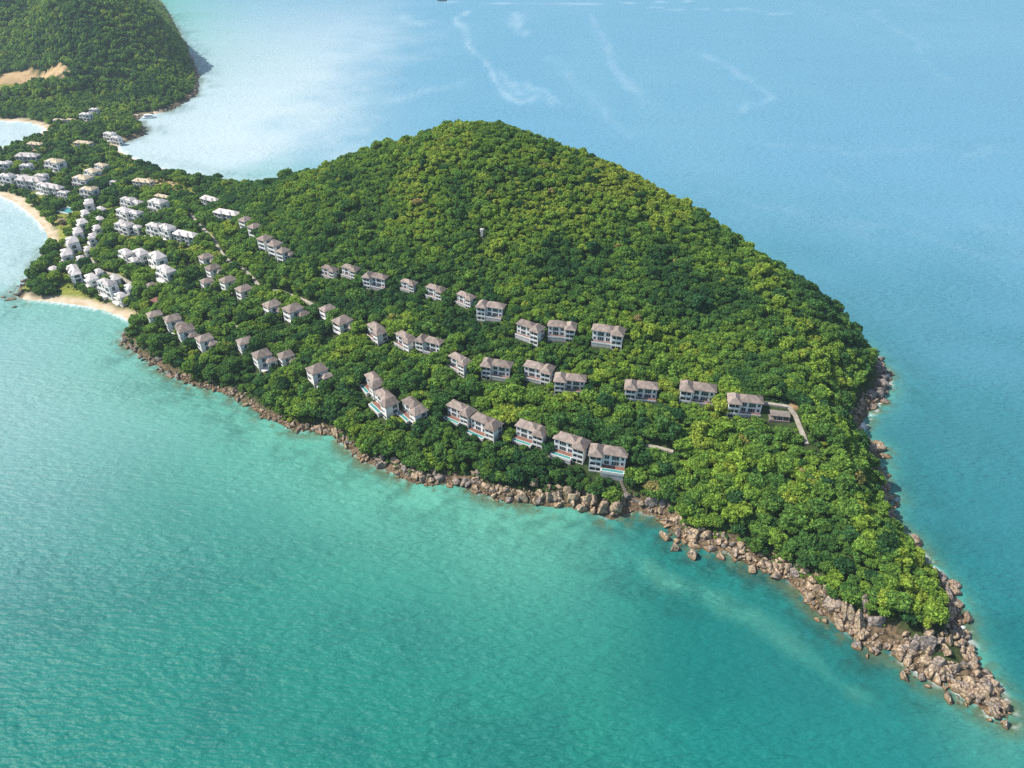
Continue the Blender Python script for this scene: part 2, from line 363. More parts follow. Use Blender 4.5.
# roads: draped strips with thickness
for name, (pts, w) in ROADS.items():
    dense = []
    for i in range(len(pts) - 1):
        n = max(2, int(math.dist(pts[i], pts[i + 1]) / 2.5))
        dense += [(pts[i][0] + (pts[i + 1][0] - pts[i][0]) * k / n, pts[i][1] + (pts[i + 1][1] - pts[i][1]) * k / n) for k in range(n)]
    dense.append(pts[-1]); vs_, fs_ = [], []
    for i, p in enumerate(dense):
        a = dense[max(i - 1, 0)]; c_ = dense[min(i + 1, len(dense) - 1)]
        d = Vector((c_[0] - a[0], c_[1] - a[1])).normalized(); n_ = Vector((-d.y, d.x)) * w / 2
        z = max(float(ground(p[0] + n_.x, p[1] + n_.y)), float(ground(p[0] - n_.x, p[1] - n_.y)), float(ground(*p))) + .18
        vs_ += [(p[0] + n_.x, p[1] + n_.y, z), (p[0] - n_.x, p[1] - n_.y, z), (p[0] - n_.x, p[1] - n_.y, z - 1.2), (p[0] + n_.x, p[1] + n_.y, z - 1.2)]
        if i:
            o = (i - 1) * 4
            for k in range(4): fs_.append((o + k, o + (k + 1) % 4, o + 4 + (k + 1) % 4, o + 4 + k))
    tag(MB().add(vs_, fs_).build(name, M['concrete']), kind='structure')

# ------------------------------------------------------------------ the sea: one sheet to the horizon
rad = np.r_[np.geomspace(15, 120, 60)[:-1], np.arange(120, 480, 1.6), np.geomspace(480, 900, 90)[:-1], np.geomspace(900, 12500, 200)]
ang = np.r_[np.arange(-180, -62, 6.0), np.arange(-62, 62.01, .22), np.arange(68, 180.1, 6.0)]
RA, AA = np.meshgrid(rad, np.radians(ang), indexing='ij')
sx_, sy_ = RA * np.sin(AA), RA * np.cos(AA)
idx = np.arange(sx_.size).reshape(sx_.shape)
quads = np.stack([idx[:-1, :-1], idx[1:, :-1], idx[1:, 1:], idx[:-1, 1:]], -1).reshape(-1, 4)
fx_, fy_ = sx_.ravel(), sy_.ravel()
sdw = np.full(fx_.shape, -4000.0); dbw = np.full(fx_.shape, 4000.0); drw = dbw.copy()
nearm = (np.hypot(fx_, fy_) < 3200) & (np.abs(fx_) < 1800) & (fy_ > -50)
a_, b_, c_ = shore_fields(fx_[nearm], fy_[nearm]); sdw[nearm] = a_; dbw[nearm] = b_; drw[nearm] = c_
off = np.maximum(-sdw, 0)
nz = fbm(fx_ / 60, fy_ / 60, 21, 4); nz2 = fbm(fx_ / 16, fy_ / 16, 33, 4)
tip = P(960, 690)
# which side of the headland: east (right-hand) water is deeper close in
east = smooth(-30, 30, fx_ - np.interp(fy_, [0, 227, 270, 350, 420, 480], [185, 176, 175, 185, 205, 215])) * (fy_ < 620)
wid = 62 * (1 - east) + 7 * east
wid = np.where(fx_ < -150, wid * (1 + .9 * smooth(-150, -450, fx_)), wid)
tipz = smooth(10, 80, fx_) * (1 - east)
shallow = np.exp(-(off / wid) ** 1.3) * (.75 + .5 * nz) * (1 - .92 * tipz)
shallow = np.maximum(shallow, tipz * .62 * np.exp(-((off - 24 + (nz - .5) * 26) / 7.5) ** 2) * (.25 + 1.0 * smooth(.3, .7, nz2 * .5 + nz * .5)) * smooth(175, 95, fx_))
nz3 = fbm(fx_ / 5, fy_ / 5, 91, 4)
reef = smooth(.40, .62, nz2 * .55 + nz * .45) * smooth(46, 10, off) * smooth(-5, 1.5, off)
reef *= np.where(fx_ < 25, .55, .75) * (1 - .5 * east)
for px, py, rx, ry, s in [(230, 430, 26, 9, .55), (640, 585, 60, 16, .42), (590, 570, 30, 9, .4), (700, 605, 50, 14, .32), (545, 522, 45, 7, .6), (260, 413, 18, 6, .7), (160, 385, 14, 5, .5)]:
    c0 = P(px, py); ex = abs(P(px + rx, py)[0] - c0[0]); ey = abs(P(px, py - ry)[1] - c0[1])
    dd = np.hypot((fx_ - c0[0]) / ex, (fy_ - c0[1]) / ey)
    reef = np.maximum(reef, s * smooth(1.25, .55, dd + (nz2 - .5) * 1.1 + (nz - .5) * .8))
reef = np.maximum(reef, tipz * 1.25 * smooth(24, 8, off + (nz2 - .5) * 12) * (.55 + .45 * nz3))
beachmask = smooth(30, 5, dbw) * (dbw < drw)
reef *= (1 - beachmask) * (.35 + 1.1 * smooth(.3, .65, nz3)) * .62
foam = smooth(3.5 + 2.5 * east, .3, off) * smooth(.46, .57, fbm(fx_ / 3.2, fy_ / 3.2, 44, 3)) * smooth(.4, .55, nz2) * (.25 + .75 * east) * (drw < dbw)
foam = np.maximum(foam, .7 * smooth(3.0, .3, off) * (dbw < drw) * smooth(.3, .5, nz2))
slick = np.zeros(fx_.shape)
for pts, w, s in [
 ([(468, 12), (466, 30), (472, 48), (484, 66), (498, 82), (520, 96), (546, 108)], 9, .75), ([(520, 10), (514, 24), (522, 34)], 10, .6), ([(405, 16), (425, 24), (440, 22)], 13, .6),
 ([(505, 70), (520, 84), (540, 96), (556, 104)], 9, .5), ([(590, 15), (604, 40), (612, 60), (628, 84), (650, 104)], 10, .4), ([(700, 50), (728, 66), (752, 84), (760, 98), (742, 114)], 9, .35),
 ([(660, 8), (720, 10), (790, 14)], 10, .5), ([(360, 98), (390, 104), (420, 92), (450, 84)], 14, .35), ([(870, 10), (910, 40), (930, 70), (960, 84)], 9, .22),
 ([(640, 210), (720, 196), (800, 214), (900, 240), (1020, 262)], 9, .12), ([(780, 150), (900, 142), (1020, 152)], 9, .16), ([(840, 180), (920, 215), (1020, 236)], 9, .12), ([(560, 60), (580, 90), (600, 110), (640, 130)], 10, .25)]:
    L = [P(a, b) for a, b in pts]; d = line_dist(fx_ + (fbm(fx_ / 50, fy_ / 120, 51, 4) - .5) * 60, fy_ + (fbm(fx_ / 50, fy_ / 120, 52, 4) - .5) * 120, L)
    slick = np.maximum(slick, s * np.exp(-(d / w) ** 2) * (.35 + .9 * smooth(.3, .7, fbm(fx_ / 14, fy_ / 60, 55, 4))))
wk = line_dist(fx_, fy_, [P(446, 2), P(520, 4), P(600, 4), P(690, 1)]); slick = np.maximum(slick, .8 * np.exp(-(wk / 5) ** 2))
tone = smooth(-60, 240, fx_ + (fy_ - 300) * .25 + (nz - .5) * 120)             # greener over the western shallows, bluer to the east
far = smooth(200, 900, np.hypot(fx_, fy_) + (nz - .5) * 120)  # sky reflection and haze on the distant sea, painted in as paler blue
painted_glare = .42 * smooth(-60, -340, fx_) * smooth(150, 420, fy_) * smooth(1500, 900, fy_) * (.8 + .4 * nz)    # sky and sun glare painted pale over the sandy western bays
painted_glare = np.maximum(painted_glare, .85 * smooth(-200, -420, fx_ + (nz - .5) * 60) * smooth(420, 560, fy_) * smooth(900, 700, fy_))
painted_glare = np.maximum(painted_glare, 1.0 * smooth(40, -200, fx_ + 150 + (nz - .5) * 130) * smooth(560, 700, fy_) * smooth(2300, 900, fy_))
patch = fbm(fx_ / 130, fy_ / 300, 71, 4)  # cloud reflections on the far water, painted as pale patches

wm = bpy.data.materials.new('sea_water'); wm.use_nodes = True; t = wm.node_tree; b = t.nodes['Principled BSDF']
geo = t.nodes.new('ShaderNodeNewGeometry')
b.inputs['IOR'].default_value = 1.33; b.inputs['Specular IOR Level'].default_value = .30; b.inputs['Roughness'].default_value = .48
c = mixc(t, attr(t, 'tone'), (.004, .152, .124), (.008, .140, .150))
c = mixc(t, attr(t, 'mottle'), c, (.002, .100, .100))
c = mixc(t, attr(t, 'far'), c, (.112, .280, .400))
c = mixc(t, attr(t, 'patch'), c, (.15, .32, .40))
c = mixc(t, attr(t, 'painted_glare'), c, (.62, .665, .645))
c = mixc(t, attr(t, 'shallow'), c, (.095, .33, .245))
c = mixc(t, attr(t, 'reef'), c, (.012, .072, .066))
c = mixc(t, attr(t, 'fringe'), c, (.085, .115, .06))
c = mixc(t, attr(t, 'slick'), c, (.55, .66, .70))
c = mixc(t, attr(t, 'foam'), c, (.80, .82, .80))
t.links.new(c, b.inputs['Base Color'])
mp = t.nodes.new('ShaderNodeMapping'); mp.inputs['Rotation'].default_value = (0, 0, R(-24)); mp.inputs['Scale'].default_value = (.42, 1.25, 1)
t.links.new(geo.outputs['Position'], mp.inputs['Vector'])
w1 = t.nodes.new('ShaderNodeTexNoise'); w1.inputs['Scale'].default_value = .30; w1.inputs['Detail'].default_value = 1.5; w1.inputs['Roughness'].default_value = .5; w1.inputs['Distortion'].default_value = .3
mp2 = t.nodes.new('ShaderNodeMapping'); mp2.inputs['Rotation'].default_value = (0, 0, R(-6)); mp2.inputs['Scale'].default_value = (.45, 1.2, 1); t.links.new(geo.outputs['Position'], mp2.inputs['Vector'])
w3 = t.nodes.new('ShaderNodeTexNoise'); w3.inputs['Scale'].default_value = .72; w3.inputs['Detail'].default_value = 2; t.links.new(mp2.outputs[0], w3.inputs['Vector'])
t.links.new(mp.outputs[0], w1.inputs['Vector'])
wa = t.nodes.new('ShaderNodeMath'); wa.operation = 'MULTIPLY_ADD'; wa.inputs[1].default_value = .42; t.links.new(w3.outputs[0], wa.inputs[0]); t.links.new(w1.outputs[0], wa.inputs[2])
w2 = t.nodes.new('ShaderNodeTexNoise'); w2.inputs['Scale'].default_value = .018; w2.inputs['Detail'].default_value = 3; t.links.new(mp.outputs[0], w2.inputs['Vector'])
wr = t.nodes.new('ShaderNodeMapRange'); wr.inputs[1].default_value = .35; wr.inputs[2].default_value = .65; wr.inputs[3].default_value = .6; wr.inputs[4].default_value = 1.0; t.links.new(w2.outputs[0], wr.inputs[0])
bp = t.nodes.new('ShaderNodeBump'); t.links.new(wr.outputs[0], bp.inputs['Strength']); bp.inputs['Distance'].default_value = 1.75
t.links.new(wa.outputs[0], bp.inputs['Height']); t.links.new(bp.outputs[0], b.inputs['Normal'])
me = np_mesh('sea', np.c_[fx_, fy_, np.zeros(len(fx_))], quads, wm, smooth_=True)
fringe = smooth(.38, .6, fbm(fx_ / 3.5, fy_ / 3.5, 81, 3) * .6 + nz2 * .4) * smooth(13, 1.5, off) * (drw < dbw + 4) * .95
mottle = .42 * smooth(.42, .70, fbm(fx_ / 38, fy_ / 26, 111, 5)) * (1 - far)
for n_, v_ in (('fringe', fringe), ('mottle', mottle), ('tone', tone), ('far', far * .95), ('patch', smooth(.5, .75, patch) * far * .22), ('painted_glare', np.clip(painted_glare, 0, 1) * .60), ('shallow', np.clip(shallow, 0, 1) * (1 - .9 * np.clip(painted_glare, 0, 1))), ('reef', np.clip(reef, 0, 1) * .9), ('slick', np.clip(slick, 0, 1) * .29), ('foam', np.clip(foam, 0, 1))): fattr(me, n_, v_)
tag(link(bpy.data.objects.new('sea', me)), kind='structure')

# ------------------------------------------------------------------ the air between here and the far hill
hm = bpy.data.materials.new('haze'); hm.use_nodes = True; t = hm.node_tree; t.nodes.clear(); out = t.nodes.new('ShaderNodeOutputMaterial')
pv_ = t.nodes.new('ShaderNodeVolumePrincipled'); pv_.inputs['Color'].default_value = (.68, .90, 1.0, 1); pv_.inputs['Density'].default_value = .00008; pv_.inputs['Anisotropy'].default_value = .2
t.links.new(pv_.outputs[0], out.inputs['Volume'])
tag(MB().box(-13500, 13500, -13500, 13500, -8.5, 300).build('haze', hm), 'thin pale sea haze over the whole bay', 'haze', None, 'stuff')

# ------------------------------------------------------------------ villas
def window(parent, sx, axis, at, c0, c1, z0, z1, out, mull=1):
    """axis 'y': wall plane y=at running in x; 'x': wall plane x=at running in y; out = outward sign"""
    def bx(mb, a0, a1, z0_, z1_, d0, d1):
        lo, hi = sorted((at + out * d0, at + out * d1))
        if axis == 'y': mb.box(a0, a1, lo, hi, z0_, z1_)
        else: mb.box(lo, hi, a0, a1, z0_, z1_)
    f = MB(sx); w = .13
    bx(f, c0 - w, c0, z0 - w, z1 + w, -.02, .09); bx(f, c1, c1 + w, z0 - w, z1 + w, -.02, .09)
    bx(f, c0, c1, z1, z1 + w, -.02, .085); bx(f, c0, c1, z0 - w, z0, -.02, .12)
    for k in range(mull):
        m_ = c0 + (c1 - c0) * (k + 1) / (mull + 1); bx(f, m_ - .05, m_ + .05, z0, z1, .005, .06)
    fr = f.build('window', M['frame'], parent)
    p = MB(sx); bx(p, c0, c1, z0, z1, -.02, .03); p.build('pane', M['glass'], fr)
    return fr

def pool_villa(name, sx, pool=True):
    r = empty(name)
    w = MB(sx); w.box(-10, 3, -3, 6, 0, 6.6)
    for x0, x1 in ((3.0, 3.45), (9.55, 10)): w.box(x0, x1, -7, 5, -3.4, 6.55)
    w.box(3.45, 9.55, -4.7, 5, -3.4, 6.5)
    for z in (-3.4, -.15, 3.15): w.box(3.45, 9.55, -7.02, -4.7, z - .2, z + .15)
    w.box(3.45, 9.55, -7.02, -4.7, 6.2, 6.52); w.box(6.0, 6.3, -6.9, -6.6, -3.25, 6.2)
    w.build('wall', M['wall'], r)
    MB(sx).hip(-11, 4.6, -4, 7, 6.6, 2.7).build('roof', M['roof'], r)
    MB(sx).hip(2.1, 10.9, -8.1, 6.3, 6.65, 2.9).build('roof', M['roof'], r)
    for z in (.35, 3.6):
        window(r, sx, 'y', -3, -9.2, -7.6, z + .6, z + 2.3, -1, 0)
        window(r, sx, 'y', -3, -6.4, -2.4, z, z + 2.45, -1, 2)
        window(r, sx, 'y', -3, -.9, 1.7, z + .2, z + 2.4, -1, 1)
    for z in (-3.2, .05, 3.35):
        window(r, sx, 'y', -4.7, 3.8, 9.2, z + .05, z + 2.55, -1, 2)
        MB(sx).box(3.45, 9.55, -7.06, -6.92, z + .1, z + .95).build('balcony_parapet', M['rail'], r)
    for z in (.4, 3.6):
        window(r, sx, 'x', 10, -.5, 3.6, z, z + 2.4, 1, 2)
        window(r, sx, 'x', -10, -.8, 2.2, z + .4, z + 2.3, -1, 1)
    window(r, sx, 'y', 6, -8, -5, .6, 2.6, 1, 1); window(r, sx, 'y', 6, -3, 0, 3.8, 5.8, 1, 1)
    MB(sx).box(-.2, 1.2, 6.0, 6.08, .05, 2.3).build('door', M['darkwood'], r)
    MB(sx).box(-10, 3, -6.8, -3, -.22, 0).build('deck', M['deck'], r)
    if not pool:
        fo = MB(sx); fo.box(-9.9, 2.95, -6.7, 5.85, -13, -.23); fo.box(3.05, 9.95, -6.9, 4.9, -13, -3.62); fo.build('foundation', M['found'], r)
        MB(sx).box(-10, 3, -6.8, -6.68, 0, .95).build('balcony_parapet', M['rail'], r)
        return r
    pm = MB(sx); pm.box(-10.2, 2.98, -10.2, -9.7, -1.4, .12); pm.box(-10.2, 2.98, -7.1, -6.8, -1.4, .10); pm.box(-10.2, -9.7, -9.7, -7.1, -1.4, .11); pm.box(2.5, 2.98, -9.7, -7.1, -1.4, .11); pm.box(-9.7, 2.5, -9.7, -7.1, -1.4, -1.2)
    po = pm.build('pool', M['rim'], r); MB(sx).box(-9.7, 2.5, -9.7, -7.1, -1.2, -.12).build('pool_water', M['poolwater'], po)
    fo = MB(sx); fo.box(-9.9, 2.95, -9.9, 5.9, -13, -1.42); fo.box(-9.9, 2.95, -6.7, 5.85, -1.42, -.23); fo.box(3.05, 9.95, -6.9, 4.9, -13, -3.62)
    fo.build('foundation', M['found'], r)
    st = MB(sx)
    for k in range(8): st.box(-11.7, -10.25, -6 - k * .5, -5.5 - k * .5, -13, -.2 - k * .35)
    st.build('steps', M['concrete'], r)
    return r

def small_villa(name, sx):
    r = empty(name)
    w = MB(sx); w.box(-4.6, 4.6, -2.6, 6, -3.2, 6.3)
    w.box(-4.6, -4.1, -5.6, -2.6, -3.2, 6.25); w.box(4.1, 4.6, -5.6, -2.6, -3.2, 6.25)
    for z in (-.1, 3.1): w.box(-4.1, 4.1, -5.62, -2.6, z - .2, z + .12)
    w.box(-4.1, 4.1, -5.62, -2.6, 5.95, 6.22)
    w.build('wall', M['wall'], r)
    MB(sx).hip(-5.2, 5.2, -6.2, 6.7, 6.3, 2.4).build('roof', M['roof'], r)
    MB(sx).box(4.6, 9.0, .4, 7.5, -3.2, 4.0).build('wing', M['wall'], r); MB(sx).hip(3.9, 9.8, -.5, 8.3, 4.0, 1.6).build('roof', M['roof'], r)
    window(r, sx, 'y', .4, 5.4, 8.2, 1.0, 3.2, -1, 1); window(r, sx, 'x', 9.0, 2.4, 5.6, .8, 3.0, 1, 1)
    MB(sx).box(4.62, 8.9, -4.6, .38, -3.3, -.2).build('terrace', M['rim'], r)
    for z in (.15, 3.4):
        window(r, sx, 'y', -2.6, -3.6, 3.6, z, z + 2.4, -1, 3)
        MB(sx).box(-4.1, 4.1, -5.66, -5.52, z, z + .9).build('balcony_parapet', M['rail'], r)
        window(r, sx, 'x', 4.6, -2.2, .1, z, z + 2.3, 1, 1)
        window(r, sx, 'x', -4.6, -.5, 2.5, z + .4, z + 2.3, -1, 1)
    window(r, sx, 'y', -2.6, -3.6, 3.6, -2.9, -.7, -1, 3)
    window(r, sx, 'y', 6, -2.6, .4, 3.8, 5.7, 1, 1)
    MB(sx).box(1.4, 2.8, 6.0, 6.08, .05, 2.3).build('door', M['darkwood'], r)
    MB(sx).box(-7.2, 4.4, -8.6, -5.7, -3.5, -3.15).build('deck', M['deck'], r)
    fo = MB(sx); fo.box(4.65, 8.8, -4.5, 7.3, -13, -3.32); fo.box(-4.5, 4.5, -5.5, 5.9, -13, -3.2); fo.box(-7.1, 4.3, -8.5, -5.75, -13, -3.52); fo.build('foundation', M['found'], r)
    return r

def pale_house(name, sx, roofm):
    r = empty(name)
    w = MB(sx); w.box(-8, 2, -3.5, 4.5, -2, 5.6); w.box(2, 8, -5.5, 3.5, -2, 6.4); w.box(-8, 1.98, -5.2, -3.5, 2.5, 2.75); w.box(-8, -7.6, -5.15, -4.8, -2, 2.5); w.box(-3.4, -3.0, -5.15, -4.8, -2, 2.5)
    w.build('wall', M['wall'], r)
    MB(sx).hip(-8.3, 2.4, -3.8, 4.8, 5.6, 1.5).build('roof', roofm, r)
    MB(sx).hip(1.8, 8.3, -5.8, 3.8, 6.4, 1.6).build('roof', roofm, r)
    MB(sx).box(-4.6, -2.4, -3.9, -1.6, 5.62, 6.7).build('dormer', M['wall'], r)
    for z in (0.1, 3.0):
        window(r, sx, 'y', -3.5, -7.2, -4.4, z, z + 2.0, -1, 1); window(r, sx, 'y', -3.5, -2.6, .9, z, z + 2.0, -1, 1)
        window(r, sx, 'y', -5.5, 3.0, 7.0, z + .2, z + 2.2, -1, 2)
        window(r, sx, 'x', 8, -3, 0, z + .3, z + 2.2, 1, 1); window(r, sx, 'x', -8, -1.5, 2, z + .3, z + 2.0, -1, 1)
    MB(sx).box(-7.95, 1.9, -5.15, -5.05, 2.75, 3.5).build('balcony_parapet', M['rail'], r)
    MB(sx).box(-8.4, 2, -8.2, -3.6, -2.6, -.1).build('terrace', M['rim'], r)
    MB(sx).box(-7.9, 7.9, -5.4, 4.4, -8, -2).build('foundation', M['found'], r)
    return r

def long_house(name, sx, roofm):
    r = empty(name)
    w = MB(sx); w.box(-11, 11, -4, 4, -2, 5.2)
    for x in (-6, 3): w.box(x, x + 3.6, -5.6, -4, -2, 5.6)
    w.build('wall', M['wall'], r)
    MB(sx).hip(-11.8, 11.8, -4.8, 4.8, 5.2, 2.2).build('roof', roofm, r)
    for x in (-6, 3): MB(sx).hip(x - .6, x + 4.2, -6.3, 0, 5.6, 1.4).build('roof', roofm, r)
    for z in (.2, 2.9):
        for a, b_ in ((-10, -7), (-1.6, 2.2), (7.2, 10.2)): window(r, sx, 'y', -4, a, b_, z, z + 1.9, -1, 1)
        for x in (-6, 3): window(r, sx, 'y', -5.6, x + .6, x + 3, z + .1, z + 2, -1, 1)
        window(r, sx, 'x', 11, -2.4, 2.4, z + .2, z + 2, 1, 1); window(r, sx, 'x', -11, -2.4, 2.4, z + .2, z + 2, -1, 1)
    MB(sx).box(-10.9, 10.9, -3.9, 3.9, -8, -2).build('foundation', M['found'], r)
    return r

ORD = ['first', 'second', 'third', 'fourth', 'fifth', 'sixth', 'seventh', 'eighth', 'ninth', 'tenth', 'eleventh', 'twelfth', 'thirteenth', 'fourteenth', 'fifteenth', 'sixteenth', 'seventeenth', 'eighteenth', 'nineteenth']
# px, py, type, yaw (deg), scale, bay side
SHORE = [(608, 458, 'P', -13, 1.02, -1), (571, 447, 'P', -26, .98, 1), (532, 434, 'P', -28, .95, 1), (486, 427, 'P', -34, .95, 1), (461, 413, 'P', -34, .88, 1),
         (414, 411, 'P', -50, .92, 1), (386, 403, 'P', -52, .95, 1), (374, 384, 'P', -56, .85, 1), (318, 377, 'S', -52, 1.15, 1), (287, 361, 'S', -55, .95, 1),
         (263, 361, 'S', -52, 1.1, 1), (246, 347, 'S', -55, 1.0, 1), (206, 345, 'S', -50, 1.05, 1), (187, 336, 'S', -55, 1.15, 1), (174, 325, 'S', -55, 1.1, 1), (156, 320, 'S', -55, 1.0, 1)]
MIDDLE = [(744, 406, 'Q', -10, .95, -1), (697, 394, 'Q', -14, 1.0, -1), (641, 391, 'Q', -10, .95, -1), (570, 383, 'Q', -10, .92, -1), (539, 372, 'Q', -22, .92, 1),
          (497, 369, 'Q', -16, .92, -1), (460, 363, 'Q', -42, .80, 1), (430, 345, 'Q', -26, .86, -1), (406, 341, 'Q', -44, .82, 1), (377, 333, 'Q', -50, .86, 1),
          (343, 328, 'S', -45, 1.15, 1), (328, 314, 'S', -48, .95, 1), (294, 316, 'S', -45, 1.2, 1), (273, 311, 'S', -48, 1.1, 1), (245, 295, 'S', -45, 1.05, 1), (229, 286, 'S', -45, 1.05, 1),
          (208, 286, 'S', -50, .9, 1), (214, 273, 'S', -45, 1.0, 1), (207, 262, 'S', -45, 1.0, 1)]
TOP = [(608, 336, 'Q', -15, .98, 1), (562, 330, 'Q', -10, .88, 1), (530, 331, 'Q', -32, .88, 1), (491, 310, 'Q', -18, .88, -1), (466, 298, 'Q', -36, .68, 1),
       (436, 291, 'Q', -30, .72, 1), (409, 284, 'Q', -28, .62, 1), (376, 281, 'Q', -22, .86, -1), (351, 271, 'Q', -28, .72, 1), (330, 271, 'Q', -30, .68, 1)]
SQ = {'P': (1.0, .80, 1.16), 'Q': (1.0, .80, 1.16), 'S': (.92, .82, 1.16), 'W': (1.22, 1.0, 1.62), 'T': (1.3, 1.1, 1.5), 'L': (1.2, 1.05, 1.6), 'K': (1.2, 1.1, 1.3), 'V': (1, 1, 1)}
PROTO = {('P', 1): pool_villa('villa', 1), ('P', -1): pool_villa('villa', -1), ('Q', 1): pool_villa('villa', 1, False), ('Q', -1): pool_villa('villa', -1, False), ('S', 1): small_villa('villa', 1),
         ('W', 1): pale_house('house', 1, M['glare_roof']), ('T', 1): pale_house('house', 1, M['tan_roof']),
         ('L', 1): long_house('house', 1, M['glare_roof']), ('K', 1): long_house('house', 1, M['tan_roof'])}
index_kids()
USED = set(); FOOT = []
def place(px, py, typ, yaw, s, side, label, cat, group, dz=3.5):
    key = (typ, side)
    o = PROTO[key] if key not in USED else copy_tree(PROTO[key]); USED.add(key)
    x, y, z = hit(px, py, dz); th = R(yaw)
    # stand the floor on the uphill ground so that the rooms clear the slope
    up = max(z, float(ground(x - math.sin(th) * 3 * s, y + math.cos(th) * 3 * s)) - 1.5)
    o.location = (x, y, (z + up) / 2 + .3); o.rotation_euler = (0, 0, th); q = SQ[typ]; s *= .92 if typ in 'PQS' else 1.0
    if typ in 'WTLK':
        kj = random.Random(int(px * 131 + py)); s *= kj.uniform(.93, 1.08); th += R(kj.uniform(-7, 7)); o.rotation_euler = (0, 0, th); q = (q[0], q[1] * kj.uniform(.9, 1.12), q[2] * kj.uniform(.86, 1.14))
    o.scale = (s * q[0], s * q[1], s * q[2])
    if typ == 'S': o.location.z += 1.0
    tag(o, label, cat, group)
    FOOT.append((x, y, th, s, {'P': 11, 'Q': 11, 'S': 6.6, 'W': 8.6, 'T': 8.6, 'L': 11.5, 'K': 11.5}[typ] * q[0], typ, z))
for row, text in ((SHORE, 'shore row'), (MIDDLE, 'middle row'), (TOP, 'top row')):
    for i, (px, py, typ, yaw, s, side) in enumerate(row):
        what = {'P': 'white brown-roofed villa with long pool terrace', 'Q': 'broad white villa with brown double-hipped roof'}.get(typ, 'narrow white villa with brown hipped roof')
        place(px, py, typ, yaw, s, side, f'{what}, {ORD[i]} from the tip end of the {text}', 'villa', f'villas of the {text}')
def cluster(items, what, where, group):
    for i, (px, py, typ, yaw, s) in enumerate(items):
        lab = f'{what}, {ORD[i]} {where}' if len(items) > 1 else f'{what} {where}'
        place(px, py, typ, yaw, s, 1, lab, 'house', group, 2.5)
cluster([(284, 257, 'S', -35, .9), (276, 251, 'S', -35, 1.0), (266, 245, 'S', -35, 1.0), (256, 233, 'S', -38, 1.0), (247, 226, 'S', -38, 1.0), (228, 217, 'L', -28, .8), (212, 204, 'L', -28, .75)],
        'white house with light roof', 'uphill along the road bend above the villas', 'houses above the road')
cluster([(91, 208, 'W', -52, .78), (87, 218, 'W', -54, .76), (84, 227, 'W', -54, .76), (80, 237, 'W', -54, .78), (75, 248, 'W', -52, .8), (69, 259, 'W', -50, .82)],
        'pale terraced house', 'from the turquoise pool behind the curved beach', 'terraced houses behind the beach')
cluster([(76, 275, 'L', -48, .72), (93, 282, 'W', -44, .74), (110, 291, 'W', -38, .85), (122, 299, 'W', -33, .66)],
        'white waterfront house', 'from the left above the lower sandy beach', 'houses above the lower beach')
cluster([(103, 213, 'W', -50, .62), (101, 222, 'W', -52, .62), (98, 231, 'W', -52, .62), (94, 241, 'W', -52, .64), (89, 252, 'W', -50, .62), (83, 264, 'W', -50, .62)],
        'pale rear terraced house', 'from the turquoise pool, one rank inland', 'terraced houses one rank inland')
cluster([(22, 181, 'W', -15, .8), (43, 180, 'W', -18, .75), (46, 190, 'W', -18, .8), (65, 196, 'W', -18, .7)], 'white hotel wing', 'from the left, filling the block behind the upper beach', 'hotel wings behind the upper beach')
cluster([(100, 275, 'W', -45, .55), (116, 281, 'W', -42, .58), (131, 290, 'W', -40, .55)], 'smaller white house', 'from the left, just inland of the waterfront houses', 'houses inland of the waterfront')
cluster([(139, 207, 'W', -28, .7), (137, 218, 'W', -28, .7), (136, 230, 'W', -25, .7)], 'small white annex', 'from the top, right side of the short column', 'annexes on the neck')
cluster([(130, 205, 'W', -30, .85), (127, 217, 'W', -28, .95), (126, 230, 'W', -25, .95)], 'white pale-roofed house', 'from the top of the short column on the flat neck', 'houses on the neck')
cluster([(160, 209, 'W', -25, 1.0), (163, 198, 'K', -25, .6)], 'white house', 'seaward of the tan roofed block on the neck', 'houses on the neck')
cluster([(157, 232, 'W', -30, .85), (169, 235, 'W', -30, .8), (187, 239, 'L', -25, .75)], 'white pale-roofed house', 'from the left in the trio below the road start', 'houses below the road')
cluster([(128, 258, 'W', -40, .8), (135, 264, 'W', -40, .6), (143, 259, 'W', -38, .8), (160, 264, 'W', -40, .95), (168, 276, 'W', -35, .95), (152, 288, 'S', -40, .6)], 'white house among trees', 'inland from the beach houses', 'houses among trees on the slope')
cluster([(9, 182, 'W', -15, .9), (33, 186, 'L', -20, 1.0), (55, 192, 'L', -15, .8)], 'large white beach house', 'from the left behind the upper beach', 'houses behind the upper beach')
cluster([(5, 168, 'W', -10, .9), (28, 170, 'W', -10, .7), (29, 160, 'L', -8, .85), (57, 167, 'T', -20, 1.0)], 'pale low house', 'from the left in the rear rank on the neck', 'houses in the rear rank')
cluster([(91, 195, 'T', -22, .8), (85, 184, 'T', -25, .95), (94, 176, 'T', -25, .9), (103, 169, 'T', -25, .85), (115, 184, 'W', -20, .5)], 'tan-roofed white house', 'in the stepped line climbing the neck', 'tan-roofed houses')
cluster([(59, 121, 'K', -10, .5), (71, 120, 'K', -10, .45), (87, 118, 'W', -15, .75), (95, 112, 'W', -15, .6), (111, 138, 'W', -20, .8), (117, 142, 'W', -20, .7), (84, 145, 'K', -10, .8), (36, 146, 'K', -8, .7), (144, 184, 'K', -15, .7)],
        'small distant house', 'counted from the foot of the far hill', 'distant houses on the neck')

